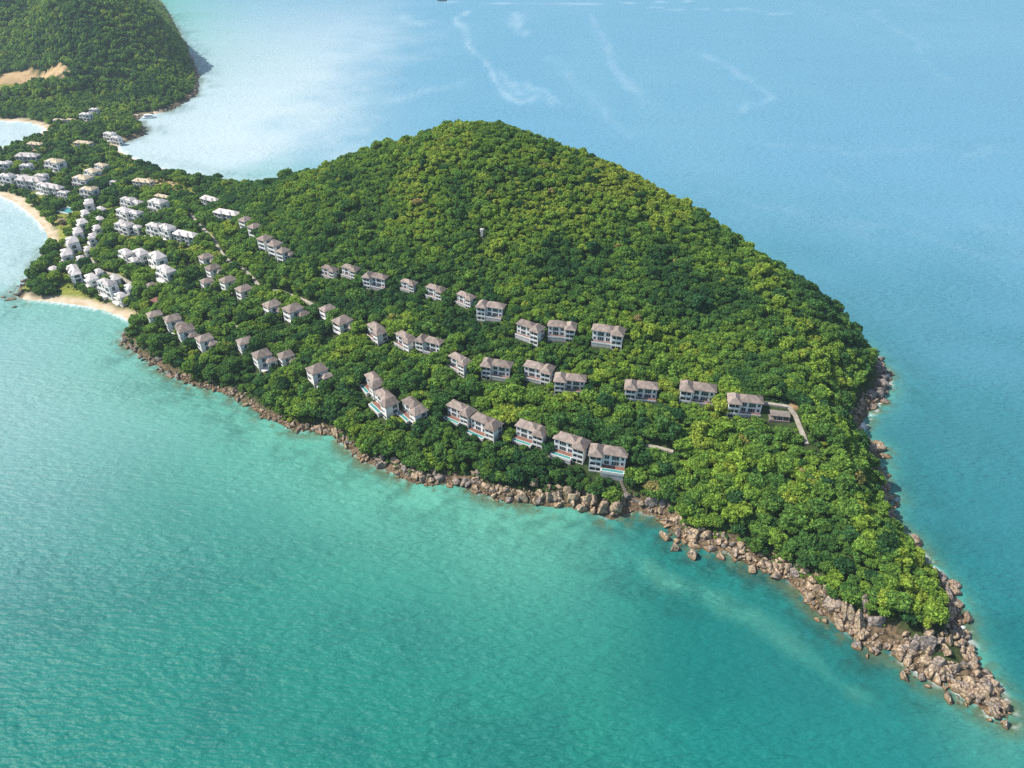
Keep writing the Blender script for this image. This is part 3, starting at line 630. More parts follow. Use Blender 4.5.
# ------------------------------------------------------------------ pavilion and stairway at the end of the middle row, jetty steps, hill hut, beach pool
x, y, z = hit(779, 418, 1.0); pv = empty('pavilion', (x, y, z + .6), R(-10)); pv.scale = (.82, .8, .85)
MB().box(-5.5, 5.5, -.5, 3, 0, 3.0).build('wall', M['darkwood'], pv)
rp = MB(); rp.box(-6.2, 6.2, -3, 3.6, 3.0, 3.35).build('roof', M['stone'], pv)
for sx in (-5.6, -1.9, 1.9, 5.6): MB().box(sx - .15, sx + .15, -2.7, -2.4, 0, 3.0).build('post', M['frame'], pv)
window(pv, 1, 'y', -.5, -4, -1, .6, 2.4, -1, 1); window(pv, 1, 'y', -.5, 1, 4, .1, 2.4, -1, 1)
MB().box(-6.4, 6.4, -3.4, 3.8, -5, 0).build('platform', M['stone'], pv)
tag(pv, 'flat-roofed brown pavilion beside the stairway at the end of the middle row', 'pavilion'); FOOT.append((x, y, R(-10), 1, 6.5, 'V', z))
stp = [hit(a, b) for a, b in [(764, 404), (778, 406), (789, 408), (795, 417), (799, 427), (803, 436), (806, 446)]]
sw = MB()
for i in range(len(stp) - 1):
    a, b_ = Vector(stp[i]), Vector(stp[i + 1]); n = max(3, int((b_ - a).length / .8))
    d = (b_ - a).normalized(); side = Vector((-d.y, d.x, 0)).normalized() * 1.05; st = (b_ - a) / n
    for k in range(n):
        p = a + st * k; q = p + st; zt = max(p.z, q.z) + .9 + (k % 2) * .012
        vs_ = [p + side, p - side, q - side, q + side]
        sw.add([(v.x, v.y, zt - 3.5) for v in vs_] + [(v.x, v.y, zt) for v in vs_], [(0, 3, 2, 1), (4, 5, 6, 7), (0, 1, 5, 4), (1, 2, 6, 5), (2, 3, 7, 6), (3, 0, 4, 7)])
stair = sw.build('stairway', M['concrete'])
tag(stair, 'pale concrete stairway curving down the headland past the brown pavilion', 'stairway')
ROADS['stair_gap'] = ([p[:2] for p in stp], 3.2)
js = [hit(a, b) for a, b in [(620, 480), (623, 488), (627, 495), (633, 500), (640, 504)]]
jm = MB()
for i in range(len(js) - 1):
    a, b_ = Vector(js[i]), Vector(js[i + 1]); n = max(3, int((b_ - a).length / .9)); st = (b_ - a) / n
    d = (b_ - a).normalized(); side = Vector((-d.y, d.x, 0)).normalized() * .6
    for k in range(n):
        p = a + st * k; q = p + st; zt = max(p.z, q.z) + .5 + (k % 2) * .012; vs_ = [p + side, p - side, q - side, q + side]
        jm.add([(v.x, v.y, zt - 3) for v in vs_] + [(v.x, v.y, zt) for v in vs_], [(0, 3, 2, 1), (4, 5, 6, 7), (0, 1, 5, 4), (1, 2, 6, 5), (2, 3, 7, 6), (3, 0, 4, 7)])
tag(jm.build('shore_steps', M['stone']), 'narrow stone steps dropping from the end villa to the rocks', 'steps')
ROADS['steps_gap'] = ([p[:2] for p in js], .4)
x, y, z = hit(482, 230, 5); hut = empty('hut', (x, y, z + 3.4), R(-20)); hut.scale = (.75, .75, .6)
MB().box(-1.3, 1.3, -1.2, 1.2, 0, 3.2).build('wall', M['wall'], hut); MB().hip(-1.7, 1.7, -1.6, 1.6, 3.2, 1.0).build('roof', M['glare_roof'], hut)
MB().box(-1.1, 1.1, -1.1, 1.1, -5, 0).build('foundation', M['found'], hut); MB().box(-.4, .4, -1.25, -1.2, .05, 2).build('door', M['darkwood'], hut)
tag(hut, 'tiny white hut standing alone in the forest high on the hill', 'hut'); FOOT.append((x, y, 0, 1, 3, 'V', z))
x, y, z = hit(68, 211); bpool = empty('swimming_pool', (x, y, z + .5), R(-25))
q = MB(); q.box(-8, 8, 5, 6, -2, .2); q.box(-8, 8, -6, -5, -2, .2); q.box(-8, -7, -5, 5, -2, .19); q.box(7, 8, -5, 5, -2, .19); q.box(-7, 7, -5, 5, -2, -1.5); q.build('rim', M['rim'], bpool)
MB().box(-7, 7, -5, 5, -1.5, .02).build('pool_water', M['poolwater'], bpool)
tag(bpool, 'bright turquoise swimming pool set in lawn behind the curved beach', 'pool'); FOOT.append((x, y, 0, 1, 9, 'V', z))
for px, py, lab in ((63, 223, 'brown thatched beach bar on the lawn below the turquoise pool'), (158, 303, 'reddish-brown open shelter among trees behind the lower beach'), (54, 271, 'small pale kiosk at the seaward end of the terraced houses')):
    x, y, z = hit(px, py, 1); s_ = empty('shelter', (x, y, z + .3), R(-30)); dark = px != 54
    for a in (-3.2, 3.2):
        for b_ in (-2.4, 2.4): MB().box(a - .15, a + .15, b_ - .15, b_ + .15, -2, 2.8).build('post', M['darkwood'] if dark else M['wall'], s_)
    MB().hip(-4.4, 4.4, -3.4, 3.4, 2.8, 1.6).build('roof', M['darkwood'] if px == 158 else (M['thatch'] if dark else M['glare_roof']), s_)
    MB().box(-3.6, 3.6, -2.8, 2.8, -3, .1).build('deck', M['deck'] if dark else M['rim'], s_); MB().box(-2.8, 2.8, .4, 2, .1, 1.3).build('counter', M['darkwood'] if dark else M['wall'], s_)
    tag(s_, lab, 'shelter'); FOOT.append((x, y, 0, 1, 5, 'V', z))

# ------------------------------------------------------------------ tree crowns
def icosphere(sub):
    import bmesh
    bm = bmesh.new(); bmesh.ops.create_icosphere(bm, subdivisions=sub, radius=1); bm.verts.ensure_lookup_table()
    v = np.array([q.co[:] for q in bm.verts]); f = np.array([[q.index for q in fc.verts] for fc in bm.faces]); bm.free(); return v, f
ICO1 = icosphere(1); ICO2 = icosphere(2); ICO3 = icosphere(3)
def crown_mesh(seed, nl, leaves, size, flat=.75, spread=.74):
    g = np.random.default_rng(seed); cs, rs = [], []
    cs.append((g.uniform(-.1, .1), g.uniform(-.1, .1), .02)); rs.append(.46)
    for i in range(nl):
        a = i * 2.399 + g.uniform(-.7, .7); u = g.uniform(.3, 1.15) * spread; zz = g.uniform(-.35, .75) * (1.2 - u)
        cs.append((math.cos(a) * u, math.sin(a) * u, zz)); rs.append(g.uniform(.17, .42))
    cs = np.array(cs); rs = np.array(rs)
    V, T = [], []; nv = 0; leafv = []
    for c, r in zip(cs, rs):                                  # inner leafy mass of each bough, lumpy
        v = ICO1[0] * (1 + g.uniform(-.22, .12, (len(ICO1[0]), 1))) * r * .84 + c
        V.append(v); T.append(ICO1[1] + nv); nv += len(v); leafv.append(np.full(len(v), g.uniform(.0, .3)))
    w = rs ** 2 / (rs ** 2).sum(); L = g.choice(len(rs), leaves * 2, p=w)
    d = g.normal(size=(leaves * 2, 3)); d[:, 2] += .35; d /= np.linalg.norm(d, axis=1)[:, None]
    p = cs[L] + d * rs[L][:, None] * g.uniform(.82, 1.30, (leaves * 2, 1))
    dist = np.linalg.norm(p[:, None] - cs[None], axis=2) / rs[None]; dist[np.arange(len(L)), L] = 9
    ok = dist.min(1) > .88; p, d, L = p[ok][:leaves], d[ok][:leaves], L[ok][:leaves]
    n = d + g.normal(size=d.shape) * .75; n /= np.linalg.norm(n, axis=1)[:, None]
    u = np.cross(n, g.normal(size=n.shape)); u /= np.linalg.norm(u, axis=1)[:, None]; v = np.cross(n, u)
    s = size * g.uniform(.5, 1.7, (len(p), 1)); lobev = g.uniform(.1, .9, len(rs))[L]
    tri = []
    q0, q1, q2, q3 = p - u * s, p - v * s * .7, p + u * s, p + v * s * .7
    V.append(np.stack([q0, q1, q2, q3], 1).reshape(-1, 3)); k = np.arange(len(p)) * 4 + nv
    T.append(np.stack([k, k + 1, k + 2], 1)); T.append(np.stack([k, k + 2, k + 3], 1))
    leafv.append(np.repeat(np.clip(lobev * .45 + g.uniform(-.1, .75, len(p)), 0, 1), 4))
    V = np.concatenate(V); V[:, 2] *= flat
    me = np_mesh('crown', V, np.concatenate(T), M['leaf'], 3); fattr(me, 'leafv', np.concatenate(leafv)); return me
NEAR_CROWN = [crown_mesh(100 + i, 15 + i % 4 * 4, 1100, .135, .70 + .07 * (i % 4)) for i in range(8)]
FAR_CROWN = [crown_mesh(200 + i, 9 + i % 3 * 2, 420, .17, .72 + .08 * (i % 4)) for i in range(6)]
def trunk_mesh(seed):
    g = random.Random(seed); mb = MB(); mb.tube([(0, 0, -1.2), (.05, 0, -.5), (.02, .04, .1)], [.085, .062, .045])
    for k in range(4):
        a = k * 1.6 + g.uniform(-.3, .3); mb.tube([(.03, .01, -.45 + .1 * k), (math.cos(a) * .25, math.sin(a) * .25, -.12 + .06 * k), (math.cos(a) * .5, math.sin(a) * .5, .1)], [.04, .028, .012], 5)
    return mb.mesh('trunk', M['bark'])
TRUNK = [trunk_mesh(i) for i in range(4)]

# positions
def scatter(x0, x1, y0, y1, sp):
    nx, ny = int((x1 - x0) / sp), int((y1 - y0) / (sp * .87))
    i, j = np.meshgrid(np.arange(nx), np.arange(ny)); x = x0 + (i + .5 * (j % 2)) * sp; y = y0 + j * sp * .87
    x = x + RNG.uniform(-.42, .42, x.shape) * sp; y = y + RNG.uniform(-.42, .42, y.shape) * sp
    return x.ravel(), y.ravel()
def in_foot(x, y, r):
    bad = np.zeros(x.shape, bool); low = np.zeros(x.shape, bool)
    for fx, fy, th, s, hw, typ, z in FOOT:
        dx, dy = x - fx, y - fy; lx = dx * math.cos(th) + dy * math.sin(th); ly = -dx * math.sin(th) + dy * math.cos(th)
        k = SQ[typ][1] * s; front = {'P': 10.2, 'Q': 8.0, 'S': 8.2, 'W': 7.6, 'T': 7.0, 'L': 6.2, 'K': 6.2}.get(typ, hw) * k; back = {'P': 7.0, 'Q': 7.0, 'S': 7.0, 'V': hw}.get(typ, 5.0) * k
        m = (np.abs(lx) < hw * s + r * .35) & (ly > -front - r * .3) & (ly < back + r * .5)
        bad |= m
        low |= (np.abs(lx) < hw * s + 1) & (ly > -front - (13 if typ == 'S' else 8) * s) & (ly < 0) & ~m
    return bad, low
def tree_field(x, y, rmin, rmax, rock_gap, beach_gap):
    sd, db, dr = shore_fields(x, y); n = len(x)
    r = rmin + (rmax - rmin) * RNG.beta(1.3, 3.2, n)
    bad, low = in_foot(x, y, r)
    r = np.where(low, np.minimum(r, rmin * .95), r); rock_gap = rock_gap - 2.8 * ((x < -55) & (y < 640)) - 1.8 * ((x > 70) & (y < 330)) + 3.4 * (x > np.interp(y, [0, 227, 270, 350, 420, 480], [185, 176, 175, 185, 205, 215]) - 14) * (y < 500)
    wob = (fbm(x / 14, y / 14, 5, 3) - .5) * 8
    ok = (sd > 0) & (dr > rock_gap + wob * .6) & (db > beach_gap + wob) & ~bad & ~road_mask(x, y, r * .6) & ~road_mask(x, y + 2.6, r * .45)
    glade = (fbm(x / 13, y / 13, 97, 3) > .60) & (x < -250) & (y > 440) & (y < 900); ok &= ~(glade & (RNG.random(n) < .85))
    ok &= ~poly_mask(x, y, ROCKTOP) & ~poly_mask(x, y, SOIL) & ~(poly_mask(x, y, LAWNS) & (RNG.random(n) > .07)) & ~(poly_mask(x, y, BARE) & (RNG.random(n) > .35))
    x, y, r, low = x[ok], y[ok], r[ok], low[ok]
    z = ground(x, y); h = r * RNG.uniform(.78, 1.25, len(x)) * np.where(low, .62, 1)
    pt = fbm(x / 34, y / 34, 61, 3); hill = smooth(35, 95, z) * (y < 900)
    dry = smooth(-200, -330, x) * smooth(520, 620, y)
    tint = np.clip(RNG.beta(1.5, 2.0, len(x)) * .52 + (pt - .36) * 1.15 + hill * .30 + dry * .08, 0, .84)
    em = RNG.random(len(x)); tint = np.where(em < .005, RNG.uniform(.86, 1.0, len(x)), tint); tint = np.where(em > .93, RNG.uniform(0, .12, len(x)), tint)
    r = r * (1 - .10 * hill); h = h * (1 - .15 * hill)
    return x, y, z, r, h, tint
def gn_instances(name, meshes_objs, pts, scl, rot, pick, tint, label, cat):
    me = bpy.data.meshes.new(name); me.vertices.add(len(pts)); me.vertices.foreach_set('co', np.asarray(pts, np.float32).ravel())
    a = me.attributes.new('scl', 'FLOAT_VECTOR', 'POINT'); a.data.foreach_set('vector', np.asarray(scl, np.float32).ravel())
    a = me.attributes.new('rot', 'FLOAT_VECTOR', 'POINT'); a.data.foreach_set('vector', np.asarray(rot, np.float32).ravel())
    a = me.attributes.new('pick', 'INT', 'POINT'); a.data.foreach_set('value', np.asarray(pick, np.int32))
    fattr(me, 'tint', tint)
    o = link(bpy.data.objects.new(name, me)); ng = bpy.data.node_groups.new(name, 'GeometryNodeTree'); ng.is_modifier = True
    ng.interface.new_socket('Geometry', in_out='INPUT', socket_type='NodeSocketGeometry'); ng.interface.new_socket('Geometry', in_out='OUTPUT', socket_type='NodeSocketGeometry')
    N, L = ng.nodes, ng.links; gi, go = N.new('NodeGroupInput'), N.new('NodeGroupOutput')
    jn = N.new('GeometryNodeGeometryToInstance')
    for mo in meshes_objs:
        oi = N.new('GeometryNodeObjectInfo'); oi.inputs['Object'].default_value = mo; oi.inputs['As Instance'].default_value = False; oi.transform_space = 'ORIGINAL'
        L.new(oi.outputs['Geometry'], jn.inputs[0])
    ip = N.new('GeometryNodeInstanceOnPoints'); ip.inputs['Pick Instance'].default_value = True
    def na(nm, ty):
        q = N.new('GeometryNodeInputNamedAttribute'); q.data_type = ty; q.inputs[0].default_value = nm; return next(s for s in q.outputs if s.enabled)
    er = N.new('FunctionNodeEulerToRotation'); L.new(na('rot', 'FLOAT_VECTOR'), er.inputs[0])
    L.new(gi.outputs[0], ip.inputs['Points']); L.new(jn.outputs[0], ip.inputs['Instance']); L.new(na('pick', 'INT'), ip.inputs['Instance Index'])
    L.new(er.outputs[0], ip.inputs['Rotation']); L.new(na('scl', 'FLOAT_VECTOR'), ip.inputs['Scale']); L.new(ip.outputs[0], go.inputs[0])
    o.modifiers.new('scatter', 'NODES').node_group = ng
    return tag(o, label, cat, None, 'stuff')

x1, y1 = scatter(-560, 330, 150, 860, 4.5)
f1 = tree_field(x1, y1, 2.4, 6.4, 7.5, 9); zs = 24 + 14 * fbm(f1[0] / 40, f1[1] / 40, 77, 3); lo = (f1[2] < zs) | (RNG.random(len(f1[0])) < .10)
x1b, y1b = scatter(-420, 260, 330, 760, 3.3); f2 = tree_field(x1b, y1b, 1.6, 4.4, 7.5, 11); hi_ = f2[2] >= 24 + 14 * fbm(f2[0] / 40, f2[1] / 40, 77, 3)
tr = [np.concatenate([a[lo], b_[hi_]]) for a, b_ in zip(f1, f2)]
x, y, z, r, h, tint = tr
ppx, ppy, dep = project(x, y, z + r)
# the neck has looser, smaller planting
neck = smooth(-230, -330, x) * smooth(560, 620, y); kk = RNG.random(len(x)) > neck * .22
x, y, z, r, h, tint, ppx, ppy, dep, neck = (q[kk] for q in (x, y, z, r, h, tint, ppx, ppy, dep, neck))
r = r * (1 - .12 * neck)
inview = (ppx > -10) & (ppx < 1034) & (ppy > -20) & (ppy < 790)
score = np.where(inview, dep - r * 8, 1e9); order = np.argsort(score); ind = order[:300]; rest = order[300:]
def zone_of(px, py):
    if px > 900 and py > 560: return 'on the wooded end of the rocky tip', 'bright green bushy tree'
    if px > 845 and py > 530: return 'above the big slabs near the rocky tip', 'leafy green tree'
    if px > 845: return 'on the far-side slope falling to the open sea', 'dense green tree'
    if px > 770: return 'in the canopy between stairway and rocky tip', 'round green tree'
    if px > 690: return 'in the canopy behind the detached boulders', 'round green tree'
    if px > 630: return 'in the canopy just past the end villa', 'round green tree'
    if px > 520: return 'between the end villas and the pink cliff', 'dark green tree'
    return 'on the bank below the shore villas', 'small green tree'
for k in ind:
    wh, what = zone_of(ppx[k], ppy[k])
    o = empty('tree', (x[k], y[k], z[k])); tag(o, f'{what} {wh}', 'tree', f'trees {wh}')
    zc = h[k] * .55 + r[k] * .5
    c_ = link(bpy.data.objects.new('crown', NEAR_CROWN[int(k) % 8]), o); c_.location = (0, 0, zc); c_.scale = (r[k], r[k], r[k] * 1.05); c_.rotation_euler = (0, 0, (k * 2.4) % 6.283)
    c_['tint'] = float(tint[k])
    t_ = link(bpy.data.objects.new('trunk', TRUNK[int(k) % 4]), o); t_.location = (0, 0, zc); t_.scale = (r[k], r[k], zc / 1.0)
CROWN_OBJ = [next(o for o in bpy.data.objects if o.type == 'MESH' and o.data == m) for m in NEAR_CROWN if any(o.type == 'MESH' and o.data == m for o in bpy.data.objects)]
k = rest; n = len(k)
gn_instances('forest', CROWN_OBJ, np.c_[x[k], y[k], z[k] + h[k] * .55 + r[k] * .5], np.c_[r[k], r[k] * RNG.uniform(.85, 1.15, n), r[k] * RNG.uniform(.9, 1.2, n)],
             np.c_[np.zeros(n), np.zeros(n), RNG.uniform(0, 6.28, n)], RNG.integers(0, len(CROWN_OBJ), n), tint[k], 'dense green broadleaf forest covering the hill and headland', 'forest')
# undergrowth
x2, y2 = scatter(-560, 330, 150, 860, 3.0); xx, yy, zz, rr, hh, tt = tree_field(x2, y2, .9, 1.9, 5.5, 9)
n = len(xx)
gn_instances('undergrowth', CROWN_OBJ[:5], np.c_[xx, yy, zz + .35 * rr], np.c_[rr, rr, rr * .9], np.c_[np.zeros(n), np.zeros(n), RNG.uniform(0, 6.28, n)], RNG.integers(0, 5, n), tt, 'low green shrubs filling the gaps between trees', 'undergrowth')
# far headland wood
x3, y3 = scatter(-1500, -420, 850, 1900, 7.2)
sdf, dbf, drf = shore_fields(x3, y3); zf = ground(x3, y3)
okf = (sdf > 4) & ~poly_mask(x3, y3, SOIL + LAWNS[3:]) & ~poly_mask(x3, y3 + 16, SOIL) & ~poly_mask(x3, y3 + 8, SOIL)
for fx, fy, th, s, hw, typ, z_ in FOOT: okf &= ~(np.hypot(x3 - fx, y3 - fy) < hw * s + 5) | (fy < 800)
okf &= (dbf > 10)
x3, y3, zf = x3[okf], y3[okf], zf[okf]; n = len(x3); rf = 3.2 + 3.4 * RNG.beta(1.6, 2.2, n); rf = np.where(zf < 9, rf * .75, rf)
tf = np.clip(RNG.beta(1.4, 2.2, n) * .7 + .22 + (fbm(x3 / 70, y3 / 70, 63, 3) - .5) * .7, 0, .85)
fo_objs = []
for i, m_ in enumerate(FAR_CROWN[:4]):      # four trees in front of the clearing stand on their own; their crowns also serve the far wood
    qx, qy, qz = hit((36, 18, 54, 80)[i], (83, 90, 88, 92)[i]); o = empty('tree', (qx, qy, qz))
    tag(o, ('dark round tree standing alone in the orange clearing', 'light green tree at the left edge of the lawn below the clearing', 'pale green tree below the right end of the clearing', 'grey-green tree at the foot of the far hill')[i], 'tree', 'trees by the far clearing')
    c_ = link(bpy.data.objects.new('crown', m_), o); c_.location = (0, 0, 5); c_.scale = (4.6, 4.6, 5); c_['tint'] = (.05, .6, .5, .3)[i]; fo_objs.append(c_)
    t_ = link(bpy.data.objects.new('trunk', TRUNK[i]), o); t_.location = (0, 0, 5); t_.scale = (4, 4, 5)
gn_instances('far_wood', fo_objs, np.c_[x3, y3, zf + rf * .8], np.c_[rf, rf, rf * RNG.uniform(.9, 1.5, n)], np.c_[np.zeros(n), np.zeros(n), RNG.uniform(0, 6.28, n)], RNG.integers(0, 4, n), tf, 'dark green wood covering the distant hill', 'wood')

# palms by the resort
def palm_crown(seed):
    g = random.Random(seed); mb = MB()
    for k in range(13):
        a = k * 2 * math.pi / 13 + g.uniform(-.2, .2); e = g.uniform(.1, .9); pts = []
        for s in range(5):
            u = s / 4; pts.append((math.cos(a) * u * 2.8, math.sin(a) * u * 2.8, e * u * 1.6 - u * u * 2.0))
        w = [.12, .42, .5, .36, .05]; vs_ = []
        for (px, py, pz), ww in zip(pts, w):
            vs_ += [(px - math.sin(a) * ww, py + math.cos(a) * ww, pz - .15), (px, py, pz), (px + math.sin(a) * ww, py - math.cos(a) * ww, pz - .15)]
        fs_ = []
        for s in range(4):
            for q in range(2): fs_.append((s * 3 + q, s * 3 + q + 1, s * 3 + q + 4, s * 3 + q + 3))
        mb.add(vs_, fs_)
    return mb.mesh('crown', M['leaf'])
PC = [palm_crown(i) for i in range(3)]
pt_ = MB().tube([(0, 0, -.5), (.2, .05, 2.5), (.25, .1, 5), (.2, .1, 7)], [.22, .17, .14, .12]).mesh('trunk', M['bark'])
for i, (px, py) in enumerate([(50, 212), (56, 218), (60, 209), (64, 228), (40, 205), (150, 170), (158, 172), (166, 176), (174, 176), (182, 179), (190, 181), (200, 183), (208, 185), (218, 186), (140, 166), (132, 162), (196, 188), (180, 186), (168, 183), (70, 224), (66, 236), (100, 302), (86, 297)]):
    qx, qy, qz = hit(px, py); o = empty('palm_tree', (qx, qy, qz), i * 1.3); bay = px > 120
    tag(o, 'small palm tree on the strip behind the back bay beach' if bay else ('palm tree on the lawn edge behind the curved beach' if py < 260 else 'palm tree on the grass above the lower sandy beach'), 'palm tree', 'palms behind the back bay beach' if bay else ('palms behind the curved beach' if py < 260 else 'palms above the lower beach'))
    c_ = link(bpy.data.objects.new('crown', PC[i % 3]), o); c_.location = (.2, .1, 7); c_['tint'] = .25 + .3 * ((i * 7) % 5) / 5
    link(bpy.data.objects.new('trunk', pt_), o)

# ------------------------------------------------------------------ rocks along the shore
rm = bpy.data.materials.new('shore_rock'); rm.use_nodes = True; t = rm.node_tree; b = t.nodes['Principled BSDF']; geo = t.nodes.new('ShaderNodeNewGeometry')
b.inputs['Roughness'].default_value = .85; b.inputs['Specular IOR Level'].default_value = .2
at = t.nodes.new('ShaderNodeAttribute'); at.attribute_type = 'INSTANCER'; at.attribute_name = 'tint'
na_, nb_ = tnoise(t, .35, 6), tnoise(t, .9, 6)
warm = ramp(t, nb_.outputs[0], (.19, .13, .078), (.48, .375, .265)); grey = ramp(t, nb_.outputs[0], (.10, .088, .082), (.33, .285, .26))
ad = t.nodes.new('ShaderNodeMath'); ad.operation = 'ADD'; t.links.new(na_.outputs[0], ad.inputs[0]); t.links.new(at.outputs['Fac'], ad.inputs[1])
mr = t.nodes.new('ShaderNodeMapRange'); mr.inputs[1].default_value = .62; mr.inputs[2].default_value = .95; t.links.new(ad.outputs[0], mr.inputs[0])
c = mixc(t, mr.outputs[0], warm, grey)
vo = t.nodes.new('ShaderNodeTexVoronoi'); vo.feature = 'DISTANCE_TO_EDGE'; vo.inputs['Scale'].default_value = .42; mq = t.nodes.new('ShaderNodeMapping'); mq.inputs['Scale'].default_value = (1.3, 1.0, .5); mq.inputs['Rotation'].default_value = (.3, .2, .5)
t.links.new(geo.outputs['Position'], mq.inputs['Vector']); t.links.new(mq.outputs[0], vo.inputs['Vector'])
mc = t.nodes.new('ShaderNodeMapRange'); mc.inputs[1].default_value = .015; mc.inputs[2].default_value = .07; mc.inputs[3].default_value = .8; mc.inputs[4].default_value = 0; t.links.new(vo.outputs['Distance'], mc.inputs[0])
c = mixc(t, mc.outputs[0], c, (.06, .045, .032))
sp_ = t.nodes.new('ShaderNodeSeparateXYZ'); t.links.new(geo.outputs['Position'], sp_.inputs[0])
m2 = t.nodes.new('ShaderNodeMapRange'); m2.inputs[1].default_value = .2; m2.inputs[2].default_value = 1.7; m2.inputs[3].default_value = .8; m2.inputs[4].default_value = 0; t.links.new(sp_.outputs[2], m2.inputs[0])
c = mixc(t, m2.outputs[0], c, (.20, .115, .042))
m3 = t.nodes.new('ShaderNodeMapRange'); m3.inputs[1].default_value = .15; m3.inputs[2].default_value = .55; m3.inputs[3].default_value = .9; m3.inputs[4].default_value = 0; t.links.new(sp_.outputs[2], m3.inputs[0])
c = mixc(t, m3.outputs[0], c, (.05, .038, .02))
t.links.new(c, b.inputs['Base Color'])
bp = t.nodes.new('ShaderNodeBump'); bp.inputs['Strength'].default_value = .6; bp.inputs['Distance'].default_value = .4
t.links.new(nb_.outputs[0], bp.inputs['Height']); t.links.new(bp.outputs[0], b.inputs['Normal'])
def rock_mesh(seed, cuts, lump):
    g = np.random.default_rng(seed); v = ICO3[0].copy()
    for i in range(4):
        k = g.normal(size=3) * 1.6; v = v * (1 + lump * np.sin(v @ k + g.uniform(0, 6))[:, None])
    for i in range(cuts):
        n = g.normal(size=3); n /= np.linalg.norm(n); d = g.uniform(.34, .74); e = v @ n - d; v = v - np.maximum(e, 0)[:, None] * n * .985
    v = v + g.normal(size=v.shape) * .012
    v = v / np.abs(v).max(0)
    return np_mesh('boulder', v, ICO3[1], rm, 3)
ROCKS = [rock_mesh(300 + i, 7 + i % 6, .04 + .02 * (i % 3)) for i in range(10)]
# big named outcrops: px, py, size xyz, yaw, tint, label
BIG = [
 (831, 606, (5.2, 4.5, 5.5), .3, .28, 'huge grey-brown domed boulder where the slabs begin before the rocky tip'),
 (847, 612, (2.9, 2.6, 7.6), .35, .25, 'tall grey slab leaning next to the huge domed boulder'),
 (852, 618, (2.3, 2.4, 8.6), .3, .18, 'long upright brown slab in the middle of the slab group'),
 (861, 627, (2.4, 2.4, 9.0), .4, .15, 'tan upright slab at the water among the slab group'),
 (840, 622, (2.2, 2.4, 7.2), .3, .10, 'golden slab at the waterline below the leaning grey slab'),
 (864, 606, (2.2, 2.4, 7.2), .4, .3, 'dark-sided narrow slab rising into the trees above the slab group'),
 (878, 621, (3.6, 3.0, 4.0), .2, .55, 'smooth dark grey round boulder right of the slab group'),
 (871, 644, (2.3, 2.6, 2.4), .2, .05, 'golden wet boulder jutting out below the round grey boulder'),
 (927, 642, (3.8, 3.4, 6.4), -.3, .5, 'large pale grey domed rock standing highest on the bare tip'),
 (914, 644, (2.2, 2.4, 7.1), -.3, .45, 'dark tilted slab leaning on the pale grey dome of the tip'),
 (925, 661, (3.8, 3.0, 2.6), 0, .1, 'broad tan boulder in front of the pale grey dome'),
 (933, 673, (3.2, 2.6, 2.6), .3, .05, 'golden flat-topped boulder at the water on the tip'),
 (955, 668, (2.2, 2.2, 3.6), .1, .3, 'upright tan block halfway along the bare tip'),
 (980, 694, (2.4, 2.2, 2.6), .1, .1, 'brown pointed boulder near the very end of the tip'),
 (993, 700, (2.4, 2.2, 2.2), .5, .05, 'low brown boulder last in the line at the tip'),
 (479, 471, (3.2, 3.0, 3.6), .1, .6, 'smooth round grey boulder sitting among trees above the shore'),
 (603, 508, (3.6, 3.2, 5.6), .2, .12, 'pale pink cliff block jutting out below the end villa'),
 (616, 507, (3.8, 3.4, 6.2), -.3, .08, 'tallest whitish-pink cliff block beside the stone steps'),
 (587, 500, (3.6, 3.0, 5.2), .1, .05, 'orange-pink cliff block left of the jutting pale block'),
 (572, 497, (3.6, 2.8, 4.6), .2, .1, 'banded tan cliff block below the second villa'),
 (556, 496, (3.4, 2.8, 4.0), .1, .2, 'brown cliff block at the left end of the cliff'),
 (541, 495, (3.0, 2.6, 3.8), .4, .0, 'white-streaked slab below the third villa'),
 (651, 500, (4.2, 3.4, 3.2), .3, .5, 'dark purple-grey boulder in the cove behind the stone steps'),
 (664, 499, (3.2, 3.0, 2.8), .8, .5, 'dark rock tucked under the trees past the cove'),
 (665, 537, (2.4, 3.2, 3.2), .5, .1, 'pale pointed boulder standing off the shore left of the group'),
 (675, 549, (2.2, 3.2, 2.9), -.4, .05, 'tan boulder in the water in the middle of the detached group'),
 (693, 553, (2.4, 4.6, 3.2), -.3, .2, 'long brown slab sticking out to sea from the detached group'),
 (711, 549, (3.4, 2.2, 2.0), .1, .3, 'flat brown rock at the right end of the detached group'),
 (780, 566, (2.0, 2.6, 3.4), .5, .1, 'pink upright slab cluster in the rock belt, seaward piece'),
 (787, 566, (1.8, 2.4, 3.4), .5, .2, 'grey upright slab beside the pink slab in the rock belt'),
 (816, 587, (2.2, 2.2, 2.6), .2, .05, 'orange boulder just before the huge domed boulder'),
 (884, 500, (3.2, 2.6, 3.0), .2, .2, 'big tan boulder on the far-side shore below the trees'),
 (877, 506, (2.2, 2.2, 2.0), .2, .15, 'tan boulder just below the big far-side boulder'),
 (876, 449, (3.6, 2.0, 1.8), .2, .2, 'flat brown ledge reaching out on the far-side shore'),
 (878, 390, (4.0, 3.4, 4.4), .2, .75, 'dark shaded rock mass at the far corner of the headland'),
 (871, 396, (3.6, 3.4, 4.6), .9, .75, 'dark rock wall inside the far corner of the headland'),
 (10, 299, (4.6, 2.6, 1.4), .2, .55, 'dark flat reef rock off the point between the two beaches'),
 (21, 293, (3.6, 2.4, 1.8), .7, .5, 'dark rock joined to the point between the two beaches'),
 (2, 297, (2.4, 1.8, 1.0), .2, .6, 'small dark rock farthest out off the point'),
 (14, 307, (2.2, 1.6, 1.1), .5, .6, 'dark rounded rock alone in the water by the lower beach'),
 (24, 281, (3.0, 2.0, 1.5), .4, .45, 'brown rock at the tip of the bushes on the point'),
]
